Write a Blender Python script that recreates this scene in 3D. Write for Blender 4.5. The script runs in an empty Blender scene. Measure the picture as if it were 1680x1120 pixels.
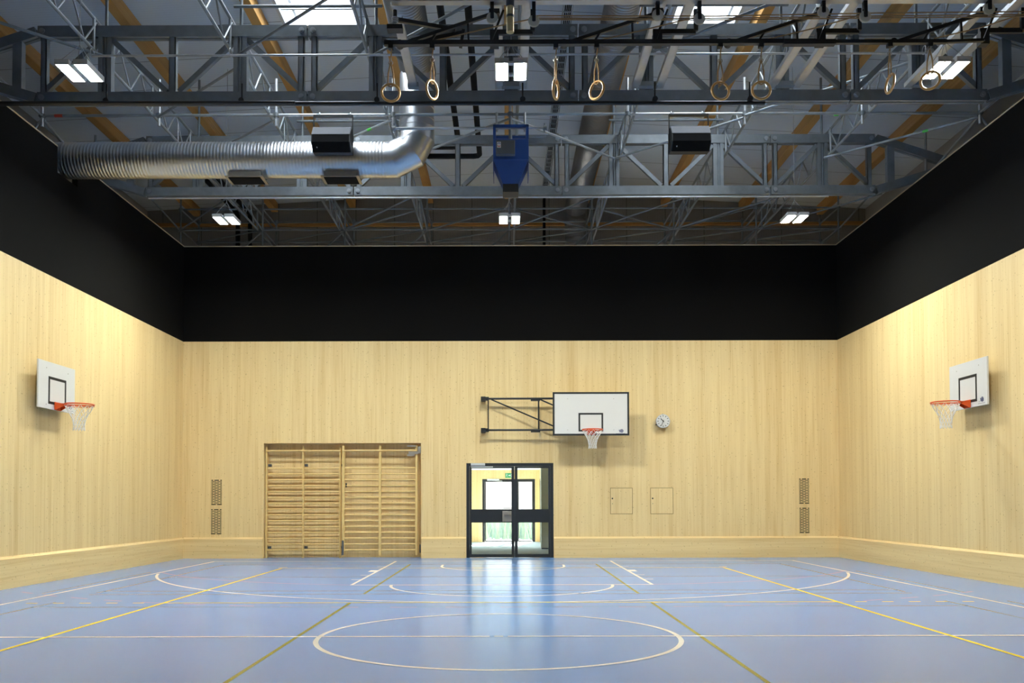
import bpy, math, random
from mathutils import Vector, Matrix
random.seed(7)
PI = math.pi
scene = bpy.context.scene
COL = scene.collection

# ------------------------------------------------------------------ helpers
def lin(c):
    c /= 255.0
    return c / 12.92 if c <= 0.04045 else ((c + 0.055) / 1.055) ** 2.4

def rgb(r, g, b):
    return (lin(r), lin(g), lin(b), 1.0)

class MB:
    """collects shapes in world coordinates, builds ONE mesh object"""
    def __init__(s):
        s.v = []; s.f = []; s.m = []; s.sm = []
    def add(s, verts, faces, mi=0, smooth=False):
        o = len(s.v)
        s.v += [tuple(p) for p in verts]
        for f in faces:
            s.f.append(tuple(i + o for i in f)); s.m.append(mi); s.sm.append(smooth)
        return s
    def box(s, x0, x1, y0, y1, z0, z1, mi=0):
        p = [(x, y, z) for z in (z0, z1) for y in (y0, y1) for x in (x0, x1)]
        return s.add(p, [(0, 2, 3, 1), (4, 5, 7, 6), (0, 1, 5, 4), (2, 6, 7, 3), (0, 4, 6, 2), (1, 3, 7, 5)], mi)
    def bar(s, p, q, w, h, up=(0, 0, 1), mi=0):
        p = Vector(p); q = Vector(q); d = (q - p).normalized(); u = Vector(up)
        if abs(d.dot(u)) > .99: u = Vector((0, 1, 0))
        a = d.cross(u).normalized(); b = a.cross(d).normalized()
        vs = []
        for c in (p, q):
            for sa, sb in ((-1, -1), (1, -1), (1, 1), (-1, 1)):
                vs.append(c + a * (sa * w / 2) + b * (sb * h / 2))
        return s.add(vs, [(3, 2, 1, 0), (4, 5, 6, 7), (0, 1, 5, 4), (1, 2, 6, 5), (2, 3, 7, 6), (3, 0, 4, 7)], mi)
    def path(s, pts, r, n=10, mi=0, closed=False, rad=None):
        pts = [Vector(p) for p in pts]; N = len(pts); vs = []; fs = []
        t0 = (pts[1] - pts[0]).normalized()
        ref = Vector((0, 0, 1)) if abs(t0.z) < .9 else Vector((0, 1, 0))
        a = t0.cross(ref).normalized()
        for i, p in enumerate(pts):
            if closed: t = (pts[(i + 1) % N] - pts[i - 1]).normalized()
            elif i == 0: t = (pts[1] - pts[0]).normalized()
            elif i == N - 1: t = (pts[-1] - pts[-2]).normalized()
            else: t = ((pts[i + 1] - p).normalized() + (p - pts[i - 1]).normalized()).normalized()
            a = (a - t * a.dot(t)).normalized(); b = t.cross(a)
            k = 1.0
            if not closed and 0 < i < N - 1:
                c = t.dot((p - pts[i - 1]).normalized()); k = 1 / max(c, .5)
            rr = rad[i] if rad else r
            for j in range(n):
                th = 2 * PI * j / n
                vs.append(p + a * (math.cos(th) * rr) + b * (math.sin(th) * rr))
        for i in range(N if closed else N - 1):
            i2 = (i + 1) % N
            for j in range(n):
                j2 = (j + 1) % n
                fs.append((i * n + j, i * n + j2, i2 * n + j2, i2 * n + j))
        s.add(vs, fs, mi, True)
        if not closed:
            s.add(vs[:n], [tuple(range(n))[::-1]], mi); s.add(vs[-n:], [tuple(range(n))], mi)
        return s
    def tube(s, p, q, r, n=10, mi=0):
        return s.path([p, q], r, n, mi)
    def prism(s, poly, axis, c0, c1, mi=0, smooth=False):
        """2D polygon extruded along an axis; poly coords are the two remaining axes in order"""
        def P(a, b, c):
            return {'x': (c, a, b), 'y': (a, c, b), 'z': (a, b, c)}[axis]
        n = len(poly)
        vs = [P(a, b, c0) for a, b in poly] + [P(a, b, c1) for a, b in poly]
        s.add(vs, [tuple(range(n)), tuple(range(2 * n - 1, n - 1, -1))], mi)
        s.add(vs, [(i, n + i, n + (i + 1) % n, (i + 1) % n) for i in range(n)], mi, smooth)
        return s
    def disc(s, c, r, t, axis='y', n=24, mi=0):
        cx, cy, cz = c
        a0, b0, c0 = {'x': (cy, cz, cx), 'y': (cx, cz, cy), 'z': (cx, cy, cz)}[axis]
        poly = [(a0 + r * math.cos(2 * PI * i / n), b0 + r * math.sin(2 * PI * i / n)) for i in range(n)]
        return s.prism(poly, axis, c0 - t / 2, c0 + t / 2, mi, True)
    def torus(s, c, R, r, nx=(1, 0, 0), ny=(0, 1, 0), n=32, k=8, mi=0):
        c = Vector(c); nx = Vector(nx); ny = Vector(ny)
        pts = [c + nx * (R * math.cos(2 * PI * i / n)) + ny * (R * math.sin(2 * PI * i / n)) for i in range(n)]
        return s.path(pts, r, k, mi, True)
    def quad(s, a, b, c, d, mi=0):
        return s.add([a, b, c, d], [(0, 1, 2, 3)], mi)
    def build(s, name, mat, parent=None, origin=None, label=None):
        me = bpy.data.meshes.new(name)
        if origin is None:
            origin = ORG[parent] if parent is not None else (0, 0, 0)
        ox, oy, oz = origin
        me.from_pydata([(x - ox, y - oy, z - oz) for x, y, z in s.v], [], s.f)
        mats = mat if isinstance(mat, (list, tuple)) else [mat]
        for m in mats: me.materials.append(m)
        me.polygons.foreach_set('material_index', s.m)
        me.polygons.foreach_set('use_smooth', s.sm)
        me.update()
        o = bpy.data.objects.new(name, me); COL.objects.link(o)
        if parent is not None:
            o.parent = parent
        else:
            o.location = origin
        ORG[o] = origin
        if label: o['label'] = label
        return o

ORG = {}

def thing(name, label, cat, loc, group=None):
    o = bpy.data.objects.new(name, None); COL.objects.link(o)
    o.location = loc; o.empty_display_size = .1
    o['label'] = label; o['category'] = cat
    if group: o['group'] = group
    ORG[o] = tuple(loc)
    return o

def tag(o, label, cat, group=None, kind=None):
    o['label'] = label; o['category'] = cat
    if group: o['group'] = group
    if kind: o['kind'] = kind
    return o

def struct(o):
    o['kind'] = 'structure'
    return o

def struct_root(name, loc):
    o = bpy.data.objects.new(name, None); COL.objects.link(o); o.location = loc
    o['kind'] = 'structure'; ORG[o] = tuple(loc)
    return o

def dup(root, loc, rotz=None, label=None):
    r = root.copy(); COL.objects.link(r); r.location = loc
    if rotz is not None: r.rotation_euler = (0, 0, rotz)
    if label: r['label'] = label
    ORG[r] = tuple(loc)
    for ch in list(root.children):
        c = ch.copy(); COL.objects.link(c); c.parent = r
        for g in list(ch.children):
            d = g.copy(); COL.objects.link(d); d.parent = c
    return r

def bevel(o, w, seg=2):
    m = o.modifiers.new('bevel', 'BEVEL'); m.width = w; m.segments = seg; m.limit_method = 'ANGLE'
    return o

# ------------------------------------------------------------------ materials
def newmat(name):
    m = bpy.data.materials.new(name); m.use_nodes = True
    nt = m.node_tree; b = nt.nodes['Principled BSDF']
    return m, nt, b

def node(nt, t, **kw):
    n = nt.nodes.new(t)
    for k, v in kw.items():
        setattr(n, k, v)
    return n

def math_(nt, op, a, b=None, c=None, clamp=False):
    n = nt.nodes.new('ShaderNodeMath'); n.operation = op; n.use_clamp = clamp
    for i, x in enumerate((a, b, c)):
        if x is None: continue
        if isinstance(x, (int, float)): n.inputs[i].default_value = x
        else: nt.links.new(x, n.inputs[i])
    return n.outputs[0]

def mixc(nt, fac, a, b, mode='MIX'):
    n = nt.nodes.new('ShaderNodeMix'); n.data_type = 'RGBA'; n.blend_type = mode
    for sock, x in ((n.inputs['Factor'], fac), (n.inputs['A'], a), (n.inputs['B'], b)):
        if isinstance(x, (int, float)): sock.default_value = x
        elif isinstance(x, tuple): sock.default_value = x
        else: nt.links.new(x, sock)
    # RGBA sockets of the Mix node share names; address by index
    return n

def mix(nt, fac, a, b, mode='MIX'):
    n = nt.nodes.new('ShaderNodeMix'); n.data_type = 'RGBA'; n.blend_type = mode
    ins = [n.inputs[0], n.inputs[6], n.inputs[7]]
    for sock, x in zip(ins, (fac, a, b)):
        if isinstance(x, (int, float)): sock.default_value = x
        elif isinstance(x, tuple): sock.default_value = x
        else: nt.links.new(x, sock)
    return n.outputs[2]

def ramp(nt, fac, lo, hi):
    n = nt.nodes.new('ShaderNodeMapRange'); n.inputs[1].default_value = lo; n.inputs[2].default_value = hi
    n.clamp = True
    nt.links.new(fac, n.inputs[0])
    return n.outputs[0]

def noise(nt, vec, scale=5, detail=3, rough=.5, dim='3D'):
    n = nt.nodes.new('ShaderNodeTexNoise'); n.noise_dimensions = dim
    n.inputs['Scale'].default_value = scale; n.inputs['Detail'].default_value = detail
    n.inputs['Roughness'].default_value = rough
    nt.links.new(vec, n.inputs['Vector'])
    return n.outputs['Fac']

def plain(name, col, rough=.5, metal=0.0, spec=.5, var=.06, scale=8.0, bump=0.0):
    m, nt, b = newmat(name)
    tc = node(nt, 'ShaderNodeTexCoord')
    f = noise(nt, tc.outputs['Object'], scale, 4)
    d = tuple(max(0, c * (1 - var * 2)) for c in col[:3]) + (1,)
    l = tuple(min(1, c * (1 + var * 2)) for c in col[:3]) + (1,)
    c = mix(nt, f, d, l)
    nt.links.new(c, b.inputs['Base Color'])
    b.inputs['Roughness'].default_value = rough; b.inputs['Metallic'].default_value = metal
    b.inputs['Specular IOR Level'].default_value = spec
    if bump:
        bp = node(nt, 'ShaderNodeBump'); bp.inputs['Strength'].default_value = bump; bp.inputs['Distance'].default_value = .01
        nt.links.new(noise(nt, tc.outputs['Object'], scale * 12, 3), bp.inputs['Height'])
        nt.links.new(bp.outputs[0], b.inputs['Normal'])
    return m

def wood(name, horizontal=False, board=.145, light=(234, 208, 154), mid=(210, 175, 118), knotc=(128, 84, 42), knots=1.0, rough=.55, tint=1.0):
    m, nt, b = newmat(name)
    tc = node(nt, 'ShaderNodeTexCoord'); sp = node(nt, 'ShaderNodeSeparateXYZ')
    nt.links.new(tc.outputs['Object'], sp.inputs[0])
    xy = math_(nt, 'ADD', sp.outputs[0], sp.outputs[1])
    u, v = (sp.outputs[2], xy) if horizontal else (xy, sp.outputs[2])
    def vec(a, bb, c=None):
        n = node(nt, 'ShaderNodeCombineXYZ')
        nt.links.new(a, n.inputs[0]); nt.links.new(bb, n.inputs[1])
        if c is not None: nt.links.new(c, n.inputs[2])
        return n.outputs[0]
    idx = math_(nt, 'FLOOR', math_(nt, 'DIVIDE', u, board))
    wn = node(nt, 'ShaderNodeTexWhiteNoise', noise_dimensions='1D'); nt.links.new(idx, wn.inputs['W'])
    rnd = wn.outputs['Value']
    voff = math_(nt, 'MULTIPLY', rnd, 17.0)
    vv = math_(nt, 'ADD', v, voff)
    # fine grain streaks along the board
    g1 = noise(nt, vec(math_(nt, 'MULTIPLY', u, 26.0), math_(nt, 'MULTIPLY', vv, .55), voff), 1.0, 4, .6)
    g2 = noise(nt, vec(math_(nt, 'MULTIPLY', u, 110.0), math_(nt, 'MULTIPLY', vv, 1.1), voff), 1.0, 2, .5)
    g3 = noise(nt, vec(math_(nt, 'MULTIPLY', u, 6.0), math_(nt, 'MULTIPLY', vv, .22)), 1.0, 2, .5)
    f = math_(nt, 'ADD', math_(nt, 'MULTIPLY', ramp(nt, g1, .5, .78), .62), math_(nt, 'MULTIPLY', ramp(nt, g2, .42, .75), .22))
    f = math_(nt, 'ADD', f, math_(nt, 'MULTIPLY', ramp(nt, rnd, .3, 1.0), .2))
    f = math_(nt, 'ADD', f, math_(nt, 'MULTIPLY', ramp(nt, g3, .42, .72), .34), clamp=True)
    f = math_(nt, 'MULTIPLY', f, tint)
    c = mix(nt, f, rgb(*light), rgb(*mid))
    # knots in short rows
    if knots:
        for sc_u, sc_v, r, keep, amt in ((5.2, 3.6, .058, .46, .62), (9.5, 9.0, .068, .58, .55), (3.1, 2.2, .034, .5, .75), (6.6, 5.1, .045, .5, .6)):
            vo = node(nt, 'ShaderNodeTexVoronoi'); vo.voronoi_dimensions = '2D'; vo.inputs['Scale'].default_value = 1.0
            nt.links.new(vec(math_(nt, 'MULTIPLY', u, sc_u), math_(nt, 'MULTIPLY', v, sc_v * 1.25)), vo.inputs['Vector'])
            cs = node(nt, 'ShaderNodeSeparateColor'); nt.links.new(vo.outputs['Color'], cs.inputs[0])
            k = ramp(nt, vo.outputs['Distance'], r, r * .3)
            patch = noise(nt, vec(math_(nt, 'MULTIPLY', u, 1.1), math_(nt, 'MULTIPLY', v, 1.4)), 1.0, 1)
            on = math_(nt, 'GREATER_THAN', math_(nt, 'ADD', cs.outputs[0], math_(nt, 'MULTIPLY', math_(nt, 'SUBTRACT', patch, .5), .9)), keep)
            k = math_(nt, 'MULTIPLY', math_(nt, 'MULTIPLY', k, on), amt * knots)
            c = mix(nt, k, c, rgb(*knotc))
    nt.links.new(c, b.inputs['Base Color'])
    b.inputs['Roughness'].default_value = rough
    b.inputs['Specular IOR Level'].default_value = .25
    return m

M = {}
M['wood_v'] = wood('spruce_panel')
M['wood_h'] = wood('spruce_plank', True, .19)
M['bars'] = wood('beech_bar', False, .5, (226, 196, 134), (206, 170, 104), knots=0, rough=.4)
M['glulam'] = wood('glulam', True, .045, (196, 150, 88), (172, 122, 62), knots=.4, rough=.6)
M['fabric'] = plain('black_fabric', rgb(15, 14, 13), .95, 0, .1, .12, 40, .3)
M['galv'] = plain('galvanised_steel', rgb(146, 152, 156), .5, .45, .5, .14, 5)
M['galv_dark'] = plain('weathered_galvanised_steel', rgb(114, 120, 124), .55, .35, .5, .16, 6)
M['galv_light'] = plain('bright_galvanised_steel', rgb(190, 193, 196), .4, .6, .5, .08, 9)
M['duct'] = plain('duct_steel', rgb(226, 229, 233), .33, 1.0, .5, .05, 3)
M['duct2'] = plain('dull_duct_steel', rgb(150, 152, 156), .4, .9, .5, .08, 3)
M['black'] = plain('black_paint', rgb(27, 28, 30), .5, 0, .4, .1, 10)
M['blackm'] = plain('black_coated_steel', rgb(34, 35, 37), .4, .3, .5, .1, 10)
M['foam'] = plain('black_foam', rgb(18, 18, 19), .9, 0, .1, .15, 20)
M['white'] = plain('white_laminate', rgb(214, 212, 208), .4, 0, .4, .012, 3)
M['whitep'] = plain('white_plastic', rgb(226, 222, 208), .45, 0, .4, .03, 9)
M['orange'] = plain('orange_steel', rgb(226, 86, 24), .4, 0, .5, .05, 9)
M['net'] = plain('white_cord', rgb(238, 234, 228), .8, 0, .1, .03, 30)
M['rope'] = plain('hemp_rope', rgb(176, 146, 108), .85, 0, .1, .1, 60)
M['ringwood'] = plain('ring_wood', rgb(206, 158, 92), .35, 0, .5, .08, 20)
M['blue'] = plain('blue_paint', rgb(36, 72, 136), .42, 0, .5, .04, 4)
M['grey'] = plain('grey_paint', rgb(80, 84, 88), .5, 0, .4, .06, 6)
M['ltgrey'] = plain('light_grey_paint', rgb(198, 200, 202), .45, 0, .4, .03, 6)
M['sheengrey'] = plain('top_sheen_grey', rgb(86, 88, 93), .75, 0, .2, .04, 6)
M['steel'] = plain('brushed_steel', rgb(178, 172, 162), .38, .8, .5, .05, 14)
M['chrome'] = plain('satin_chrome', rgb(220, 222, 224), .25, 1.0, .5, .03, 14)
M['door'] = plain('black_door_paint', rgb(35, 38, 41), .45, 0, .4, .05, 12)
M['red'] = plain('red_print', rgb(196, 40, 40), .5)
M['bluep'] = plain('blue_print', rgb(34, 62, 150), .5)
M['navy'] = plain('navy_print', rgb(52, 56, 110), .5)
M['green'] = plain('green_sign', rgb(24, 148, 92), .45)
M['greentag'] = plain('green_tape', rgb(70, 190, 70), .5)
M['redtag'] = plain('red_tape', rgb(200, 70, 50), .5)
M['brass'] = plain('yellowed_aluminium', rgb(216, 200, 150), .3, .85, .5, .06, 20)
M['plaster'] = plain('white_plaster', rgb(232, 230, 224), .8, 0, .2, .01, 3)
M['carpet'] = plain('grey_carpet', rgb(176, 184, 188), .95, 0, .1, .06, 60)
M['cabinet'] = plain('grey_green_laminate', rgb(206, 210, 200), .5, 0, .4, .03, 6)
M['concrete'] = plain('concrete', rgb(120, 118, 114), .9, 0, .2, .06, 3)
M['pink'] = plain('pale_rendered_wall', rgb(196, 180, 178), .9, 0, .1, .05, 4)
M['grass'] = plain('grass', rgb(118, 134, 128), .8, 0, .1, .25, 2)
M['hall'] = None

# floor vinyl
def floor_mat(name, c, rough=.2, spec=.6, var=.02):
    m, nt, b = newmat(name)
    tc = node(nt, 'ShaderNodeTexCoord')
    f = noise(nt, tc.outputs['Object'], .6, 3)
    f2 = noise(nt, tc.outputs['Object'], 90, 2)
    f = math_(nt, 'ADD', math_(nt, 'MULTIPLY', f, .6), math_(nt, 'MULTIPLY', f2, .4))
    col = mix(nt, f, tuple(x * (1 - 2 * var) for x in c[:3]) + (1,), tuple(min(1, x * (1 + 2 * var)) for x in c[:3]) + (1,))
    nt.links.new(col, b.inputs['Base Color'])
    b.inputs['Roughness'].default_value = rough; b.inputs['Specular IOR Level'].default_value = spec
    bp = node(nt, 'ShaderNodeBump'); bp.inputs['Strength'].default_value = .02; bp.inputs['Distance'].default_value = .002
    nt.links.new(noise(nt, tc.outputs['Object'], 260, 2), bp.inputs['Height']); nt.links.new(bp.outputs[0], b.inputs['Normal'])
    return m
FLOOR_MATS = [floor_mat('blue_vinyl', rgb(106, 150, 212)), floor_mat('white_line_paint', rgb(242, 244, 238)),
              floor_mat('yellow_line_paint', rgb(250, 228, 30)), floor_mat('olive_line_paint', rgb(128, 142, 28)),
              floor_mat('green_line_paint', rgb(100, 148, 172)), floor_mat('red_line_paint', rgb(160, 150, 190))]

# sandwich panels (roof underside and outer hall walls): seams + fine ribs
def panel_mat(name, c, axis, pitch, off=0.0):
    m, nt, b = newmat(name)
    tc = node(nt, 'ShaderNodeTexCoord'); sp = node(nt, 'ShaderNodeSeparateXYZ')
    nt.links.new(tc.outputs['Object'], sp.inputs[0])
    a = math_(nt, 'ADD', sp.outputs[axis], 40.0 + off)
    fr = math_(nt, 'FRACT', math_(nt, 'DIVIDE', a, pitch))
    seam = math_(nt, 'LESS_THAN', fr, .018 / pitch)
    rib = math_(nt, 'FRACT', math_(nt, 'MULTIPLY', a, 14.0))
    rib = math_(nt, 'LESS_THAN', rib, .25)
    col = mix(nt, noise(nt, tc.outputs['Object'], 1.2, 3), tuple(x * .95 for x in c[:3]) + (1,), c)
    col = mix(nt, math_(nt, 'MULTIPLY', rib, .12), col, tuple(x * .5 for x in c[:3]) + (1,))
    col = mix(nt, math_(nt, 'MULTIPLY', seam, .75), col, rgb(52, 54, 58))
    nt.links.new(col, b.inputs['Base Color'])
    b.inputs['Roughness'].default_value = .6; b.inputs['Specular IOR Level'].default_value = .3
    return m
M['roof'] = panel_mat('roof_panel', rgb(213, 223, 233), 1, 1.15, .35)
M['hall'] = panel_mat('hall_wall_panel', rgb(150, 148, 144), 0, 1.12, .2)

def emit(name, col, strength):
    m = bpy.data.materials.new(name); m.use_nodes = True; nt = m.node_tree
    nt.nodes.clear()
    e = node(nt, 'ShaderNodeEmission'); e.inputs[0].default_value = col; e.inputs[1].default_value = strength
    o = node(nt, 'ShaderNodeOutputMaterial'); nt.links.new(e.outputs[0], o.inputs[0])
    return m
LAMP = 660.0
M['lamp'] = emit('lamp_diffuser_light', (.965, 1, .915, 1), LAMP)
M['skylight'] = emit('daylight_skylight_pane', (.84, .93, 1, 1), 19.0)

def glass():
    m = bpy.data.materials.new('clear_glass'); m.use_nodes = True; nt = m.node_tree; nt.nodes.clear()
    t = node(nt, 'ShaderNodeBsdfTransparent'); t.inputs[0].default_value = (.93, .96, .95, 1)
    g = node(nt, 'ShaderNodeBsdfGlossy'); g.inputs['Roughness'].default_value = .02
    fr = node(nt, 'ShaderNodeFresnel'); fr.inputs[0].default_value = 1.5
    mx = node(nt, 'ShaderNodeMixShader'); o = node(nt, 'ShaderNodeOutputMaterial')
    nt.links.new(fr.outputs[0], mx.inputs[0]); nt.links.new(t.outputs[0], mx.inputs[1]); nt.links.new(g.outputs[0], mx.inputs[2])
    nt.links.new(mx.outputs[0], o.inputs[0])
    return m
M['glass'] = glass()

# ------------------------------------------------------------------ room dimensions (metres; camera at x=0, y=0)
XL, XR, YB, YF = -7.81, 7.986, 21.35, -3.67
ZM, ZT = 5.226, 7.533
DUCT_Y, DUCT_Z, DUCT_R = 15.65, 7.43, .315

# ---- floor with its painted court lines
f = MB().box(XL - .25, XR + .25, YF - .25, YB + .02, -.12, 0)
f.box(-5.848, -2.063, YB + .02, 21.72, -.12, 0)
f.box(-.97, 1.124, YB + .02, 21.5, -.12, 0)
W_, Y_, O_, G_, R_ = 1, 2, 3, 4, 5
ZL = {W_: .0022, Y_: .0026, O_: .0014, G_: .0010, R_: .0006}
def rect(x0, x1, y0, y1, mi):
    z = ZL[mi]; f.quad((x0, y0, z), (x1, y0, z), (x1, y1, z), (x0, y1, z), mi)
def arc(cx, cy, r, a0, a1, w, mi, n=96, dash=None):
    z = ZL[mi]; r0, r1 = r - w, r
    for i in range(n):
        t0 = a0 + (a1 - a0) * i / n; t1 = a0 + (a1 - a0) * (i + 1) / n
        if dash:
            s0 = (t0 - a0) * r % (dash[0] + dash[1])
            if s0 > dash[0]: continue
        f.quad((cx + r0 * math.cos(t0), cy + r0 * math.sin(t0), z), (cx + r1 * math.cos(t0), cy + r1 * math.sin(t0), z),
               (cx + r1 * math.cos(t1), cy + r1 * math.sin(t1), z), (cx + r0 * math.cos(t1), cy + r0 * math.sin(t1), z), mi)
CX, CY, L = -.082, 8.84, 11.295
YE = CY + L
# basketball, white
rect(-6.66, -6.61, YF + 1.2, YE, W_); rect(6.44, 6.49, YF + 1.2, YE, W_)
rect(-6.66, 6.49, YE, YE + .05, W_)
rect(-7.7, CX - .09, CY - .025, CY + .025, W_); rect(CX - .045, CX + .045, CY - .025, CY + .025, W_); rect(CX + .09, 7.9, CY - .025, CY + .025, W_)
arc(CX, CY, 1.8, 0, 2 * PI, .05, W_, 160)
rect(CX - 2.45, CX + 2.45, YE - 5.8, YE - 5.75, W_)
rect(CX - 2.45, CX - 2.40, YE - 5.8, YE, W_); rect(CX + 2.40, CX + 2.45, YE - 5.8, YE, W_)
arc(CX, YE - 5.775, 1.8, PI, 1.72 * PI, .05, W_, 80); arc(CX, YE - 5.775, 1.8, 1.727 * PI, 2 * PI, .05, W_, 40)
arc(CX, YE - 1.575, 1.3, PI, 2 * PI, .05, W_, 64); rect(CX - 1.3, CX - 1.25, YE - 1.575, YE - 1.2, W_); rect(CX + 1.25, CX + 1.3, YE - 1.575, YE - 1.2, W_)
aa = math.acos(6.49 / 6.75)
arc(CX, YE - 1.575, 6.75, PI + aa, 1.79 * PI, .05, W_, 150); arc(CX, YE - 1.575, 6.75, 1.792 * PI, 2 * PI - aa, .05, W_, 30)
for sx in (-1, 1):
    for yy, ww, d in ((15.34, .05, .15), (16.29, .05, .15), (17.28, .4, .14), (18.43, .05, .15)):
        x0 = CX + sx * 2.45; rect(min(x0, x0 + sx * d), max(x0, x0 + sx * d), yy - ww / 2 - .0, yy + ww / 2, W_)
# volleyball, yellow
for x in (-4.59, 4.36): rect(x, x + .05, 1.0, 18.05, Y_)
rect(-4.59, 4.41, 18.02, 18.07, Y_); rect(-4.70, -4.52, 18.28, 18.33, Y_); rect(4.36, 4.52, 18.28, 18.33, Y_)
rect(-4.54, 4.36, 11.80, 11.85, Y_)
for k in range(5):
    for x in (-4.97 - .355 * k, 4.62 + .355 * k): rect(x, x + .15, 11.80, 11.85, Y_)
rect(-4.59, 4.41, -.4, -.35, Y_)
# badminton-style olive lines
for x in (-2.1, 1.895): rect(x, x + .04, 1.5, 11.79, O_); rect(x, x + .04, 12.98, 19.15, O_)
# fine green lines
for y in (13.41, 12.95, 11.37): rect(-6.08, 5.88, y - .02, y + .02, G_)
for x in (-6.08, 5.84): rect(x, x + .035, 2, 11.95, G_); rect(x, x + .035, 13.12, 19.1, G_)
rect(-6.86, -6.83, 13.1, 17.1, G_); rect(6.68, 6.71, 13.05, 17.1, G_); rect(6.66, 6.69, 3, 11.9, G_); rect(-6.83, -6.80, 3, 11.9, G_)
rect(-6.08, 5.88, 15.9, 15.93, G_); rect(-6.08, 5.88, 19.07, 19.1, G_)
# handball, red: goal area arc and dashed free-throw arc
gy = YE + .15
for mi, r, dash, n in ((R_, 6.0, None, 90), (R_, 9.0, (.34, .35), 300)):
    hw = 1.5
    rect(CX - hw, CX + hw, gy - r, gy - r + .05, mi) if not dash else [rect(CX - hw + .1 + .7 * k, CX - hw + .44 + .7 * k, gy - r, gy - r + .05, mi) for k in range(4)]
    a1 = math.acos(min(1, 4.95 / r)) if r < 8 else math.acos(5.0 / r)
    arc(CX - hw, gy, r, PI + a1 * .9, 1.5 * PI, .05, mi, n, dash); arc(CX + hw, gy, r, 1.5 * PI, 2 * PI - a1 * .9, .05, mi, n, dash)
struct(f.build('floor', FLOOR_MATS))

# ---- timber walls
w = MB()
w.box(XL - .2, -5.848, YB, 21.8, 0, ZM); w.box(-5.848, -2.063, YB, 21.8, 2.763, ZM); w.box(-5.848, -2.063, 21.7, 21.8, 0, 2.763)
w.box(-2.063, -.97, YB, 21.8, 0, ZM); w.box(-.97, 1.124, YB, 21.8, 2.274, ZM); w.box(1.124, XR + .2, YB, 21.8, 0, ZM)
wb = struct(w.build('wall_back', M['wood_v']))
wl = struct(MB().box(XL - .2, XL, YF, YB, 0, ZM).build('wall_left', M['wood_v']))
wr = struct(MB().box(XR, XR + .2, YF, YB, 0, ZM).build('wall_right', M['wood_v']))
wf = struct(MB().box(XL - .2, XR + .2, YF - .2, YF, 0, ZM).build('wall_front', M['wood_v']))
# black fabric bands above the timber
MB().box(XL - .1, XR + .1, YB, YB + .1, ZM, ZT).build('fabric_band', M['fabric'], wb, label='black fabric band above the timber')
b = MB()
b.box(XL - .1, XL, YF, DUCT_Y - .36, ZM, ZT); b.box(XL - .1, XL, DUCT_Y - .36, DUCT_Y + .36, ZM, DUCT_Z - .345); b.box(XL - .1, XL, DUCT_Y + .36, YB, ZM, ZT)
b.build('fabric_band', M['fabric'], wl, label='black fabric band above the timber')
MB().box(XR, XR + .1, YF, YB, ZM, ZT).build('fabric_band', M['fabric'], wr, label='black fabric band above the timber')
MB().box(XL - .1, XR + .1, YF - .1, YF, ZM, ZT).build('fabric_band', M['fabric'], wf, label='black fabric band above the timber')
# pale edging strip along the top of the fabric
M['edge'] = plain('pale_timber_edge', rgb(196, 178, 146), .6, 0, .3, .05, 6)
struct(MB().box(XL - .12, XR + .12, YB - .008, YB + .12, ZT, ZT + .022).build('trim_1', M['edge']))
t = MB(); t.box(XL - .12, XL + .008, YF, DUCT_Y - .37, ZT, ZT + .022); t.box(XL - .12, XL + .008, DUCT_Y + .37, YB - .01, ZT, ZT + .022)
struct(t.build('trim_2', M['edge']))
struct(MB().box(XR - .008, XR + .12, YF, YB - .01, ZT, ZT + .022).build('trim_3', M['edge']))
# plinth boards with a chamfered top
pr = [(0, 0), (-.05, 0), (-.05, .462), (0, .502)]
pb = MB()
for x0, x1 in ((XL + .05, -5.86), (-2.05, -.98), (1.134, XR - .05)):
    pb.prism([(YB + a, z) for a, z in pr], 'x', x0, x1)
struct(pb.build('baseboard_back', M['wood_h']))
struct(MB().prism([(XL - a, z) for a, z in pr], 'y', YF, YB - .001).build('baseboard_left', M['wood_h']))
struct(MB().prism([(XR + a, z) for a, z in pr], 'y', YF, YB - .001).build('baseboard_right', M['wood_h']))

# ---- outer hall: roof, walls, slab
RX, RZ, SL = .06, 10.36, .054
def roofz(x): return RZ - SL * abs(x - RX)
HX, HYB, HYF = 10.4, 25.5, -7.0
r = MB()
sky = ((-4.06, -2.72), (3.04, 4.22)); SY0, SY1 = 12.4, 16.15
for s in (-1, 1):
    xa, xb = (-HX, RX) if s < 0 else (RX, HX)
    def slab(x0, x1, y0, y1):
        vs = []
        for dz in (0, .18):
            vs += [(x0, y0, roofz(x0) + dz), (x1, y0, roofz(x1) + dz), (x1, y1, roofz(x1) + dz), (x0, y1, roofz(x0) + dz)]
        r.add(vs, [(0, 3, 2, 1), (4, 5, 6, 7), (0, 1, 5, 4), (1, 2, 6, 5), (2, 3, 7, 6), (3, 0, 4, 7)])
    a, c = sky[0] if s < 0 else sky[1]
    slab(xa, xb, HYF, SY0); slab(xa, xb, SY1, HYB + .2); slab(xa, a, SY0, SY1); slab(c, xb, SY0, SY1)
struct(r.build('ceiling', M['roof']))
hb = MB().box(-HX, HX, HYB, HYB + .2, 2.9, 11).box(-HX, -2.4, HYB, HYB + .2, 0, 2.9).box(2.4, HX, HYB, HYB + .2, 0, 2.9)
struct(hb.build('wall_outer_back', M['hall']))
struct(MB().box(-HX - .2, -HX, HYF, HYB + .2, 0, 11).build('wall_outer_left', M['hall']))
struct(MB().box(HX, HX + .2, HYF, HYB + .2, 0, 11).build('wall_outer_right', M['hall']))
struct(MB().box(-HX, HX, HYF - .2, HYF, 0, 11).build('wall_outer_front', M['hall']))
struct(MB().box(-HX, HX, HYF, HYB, -.3, -.13).build('floor_outer', M['concrete']))

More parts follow.
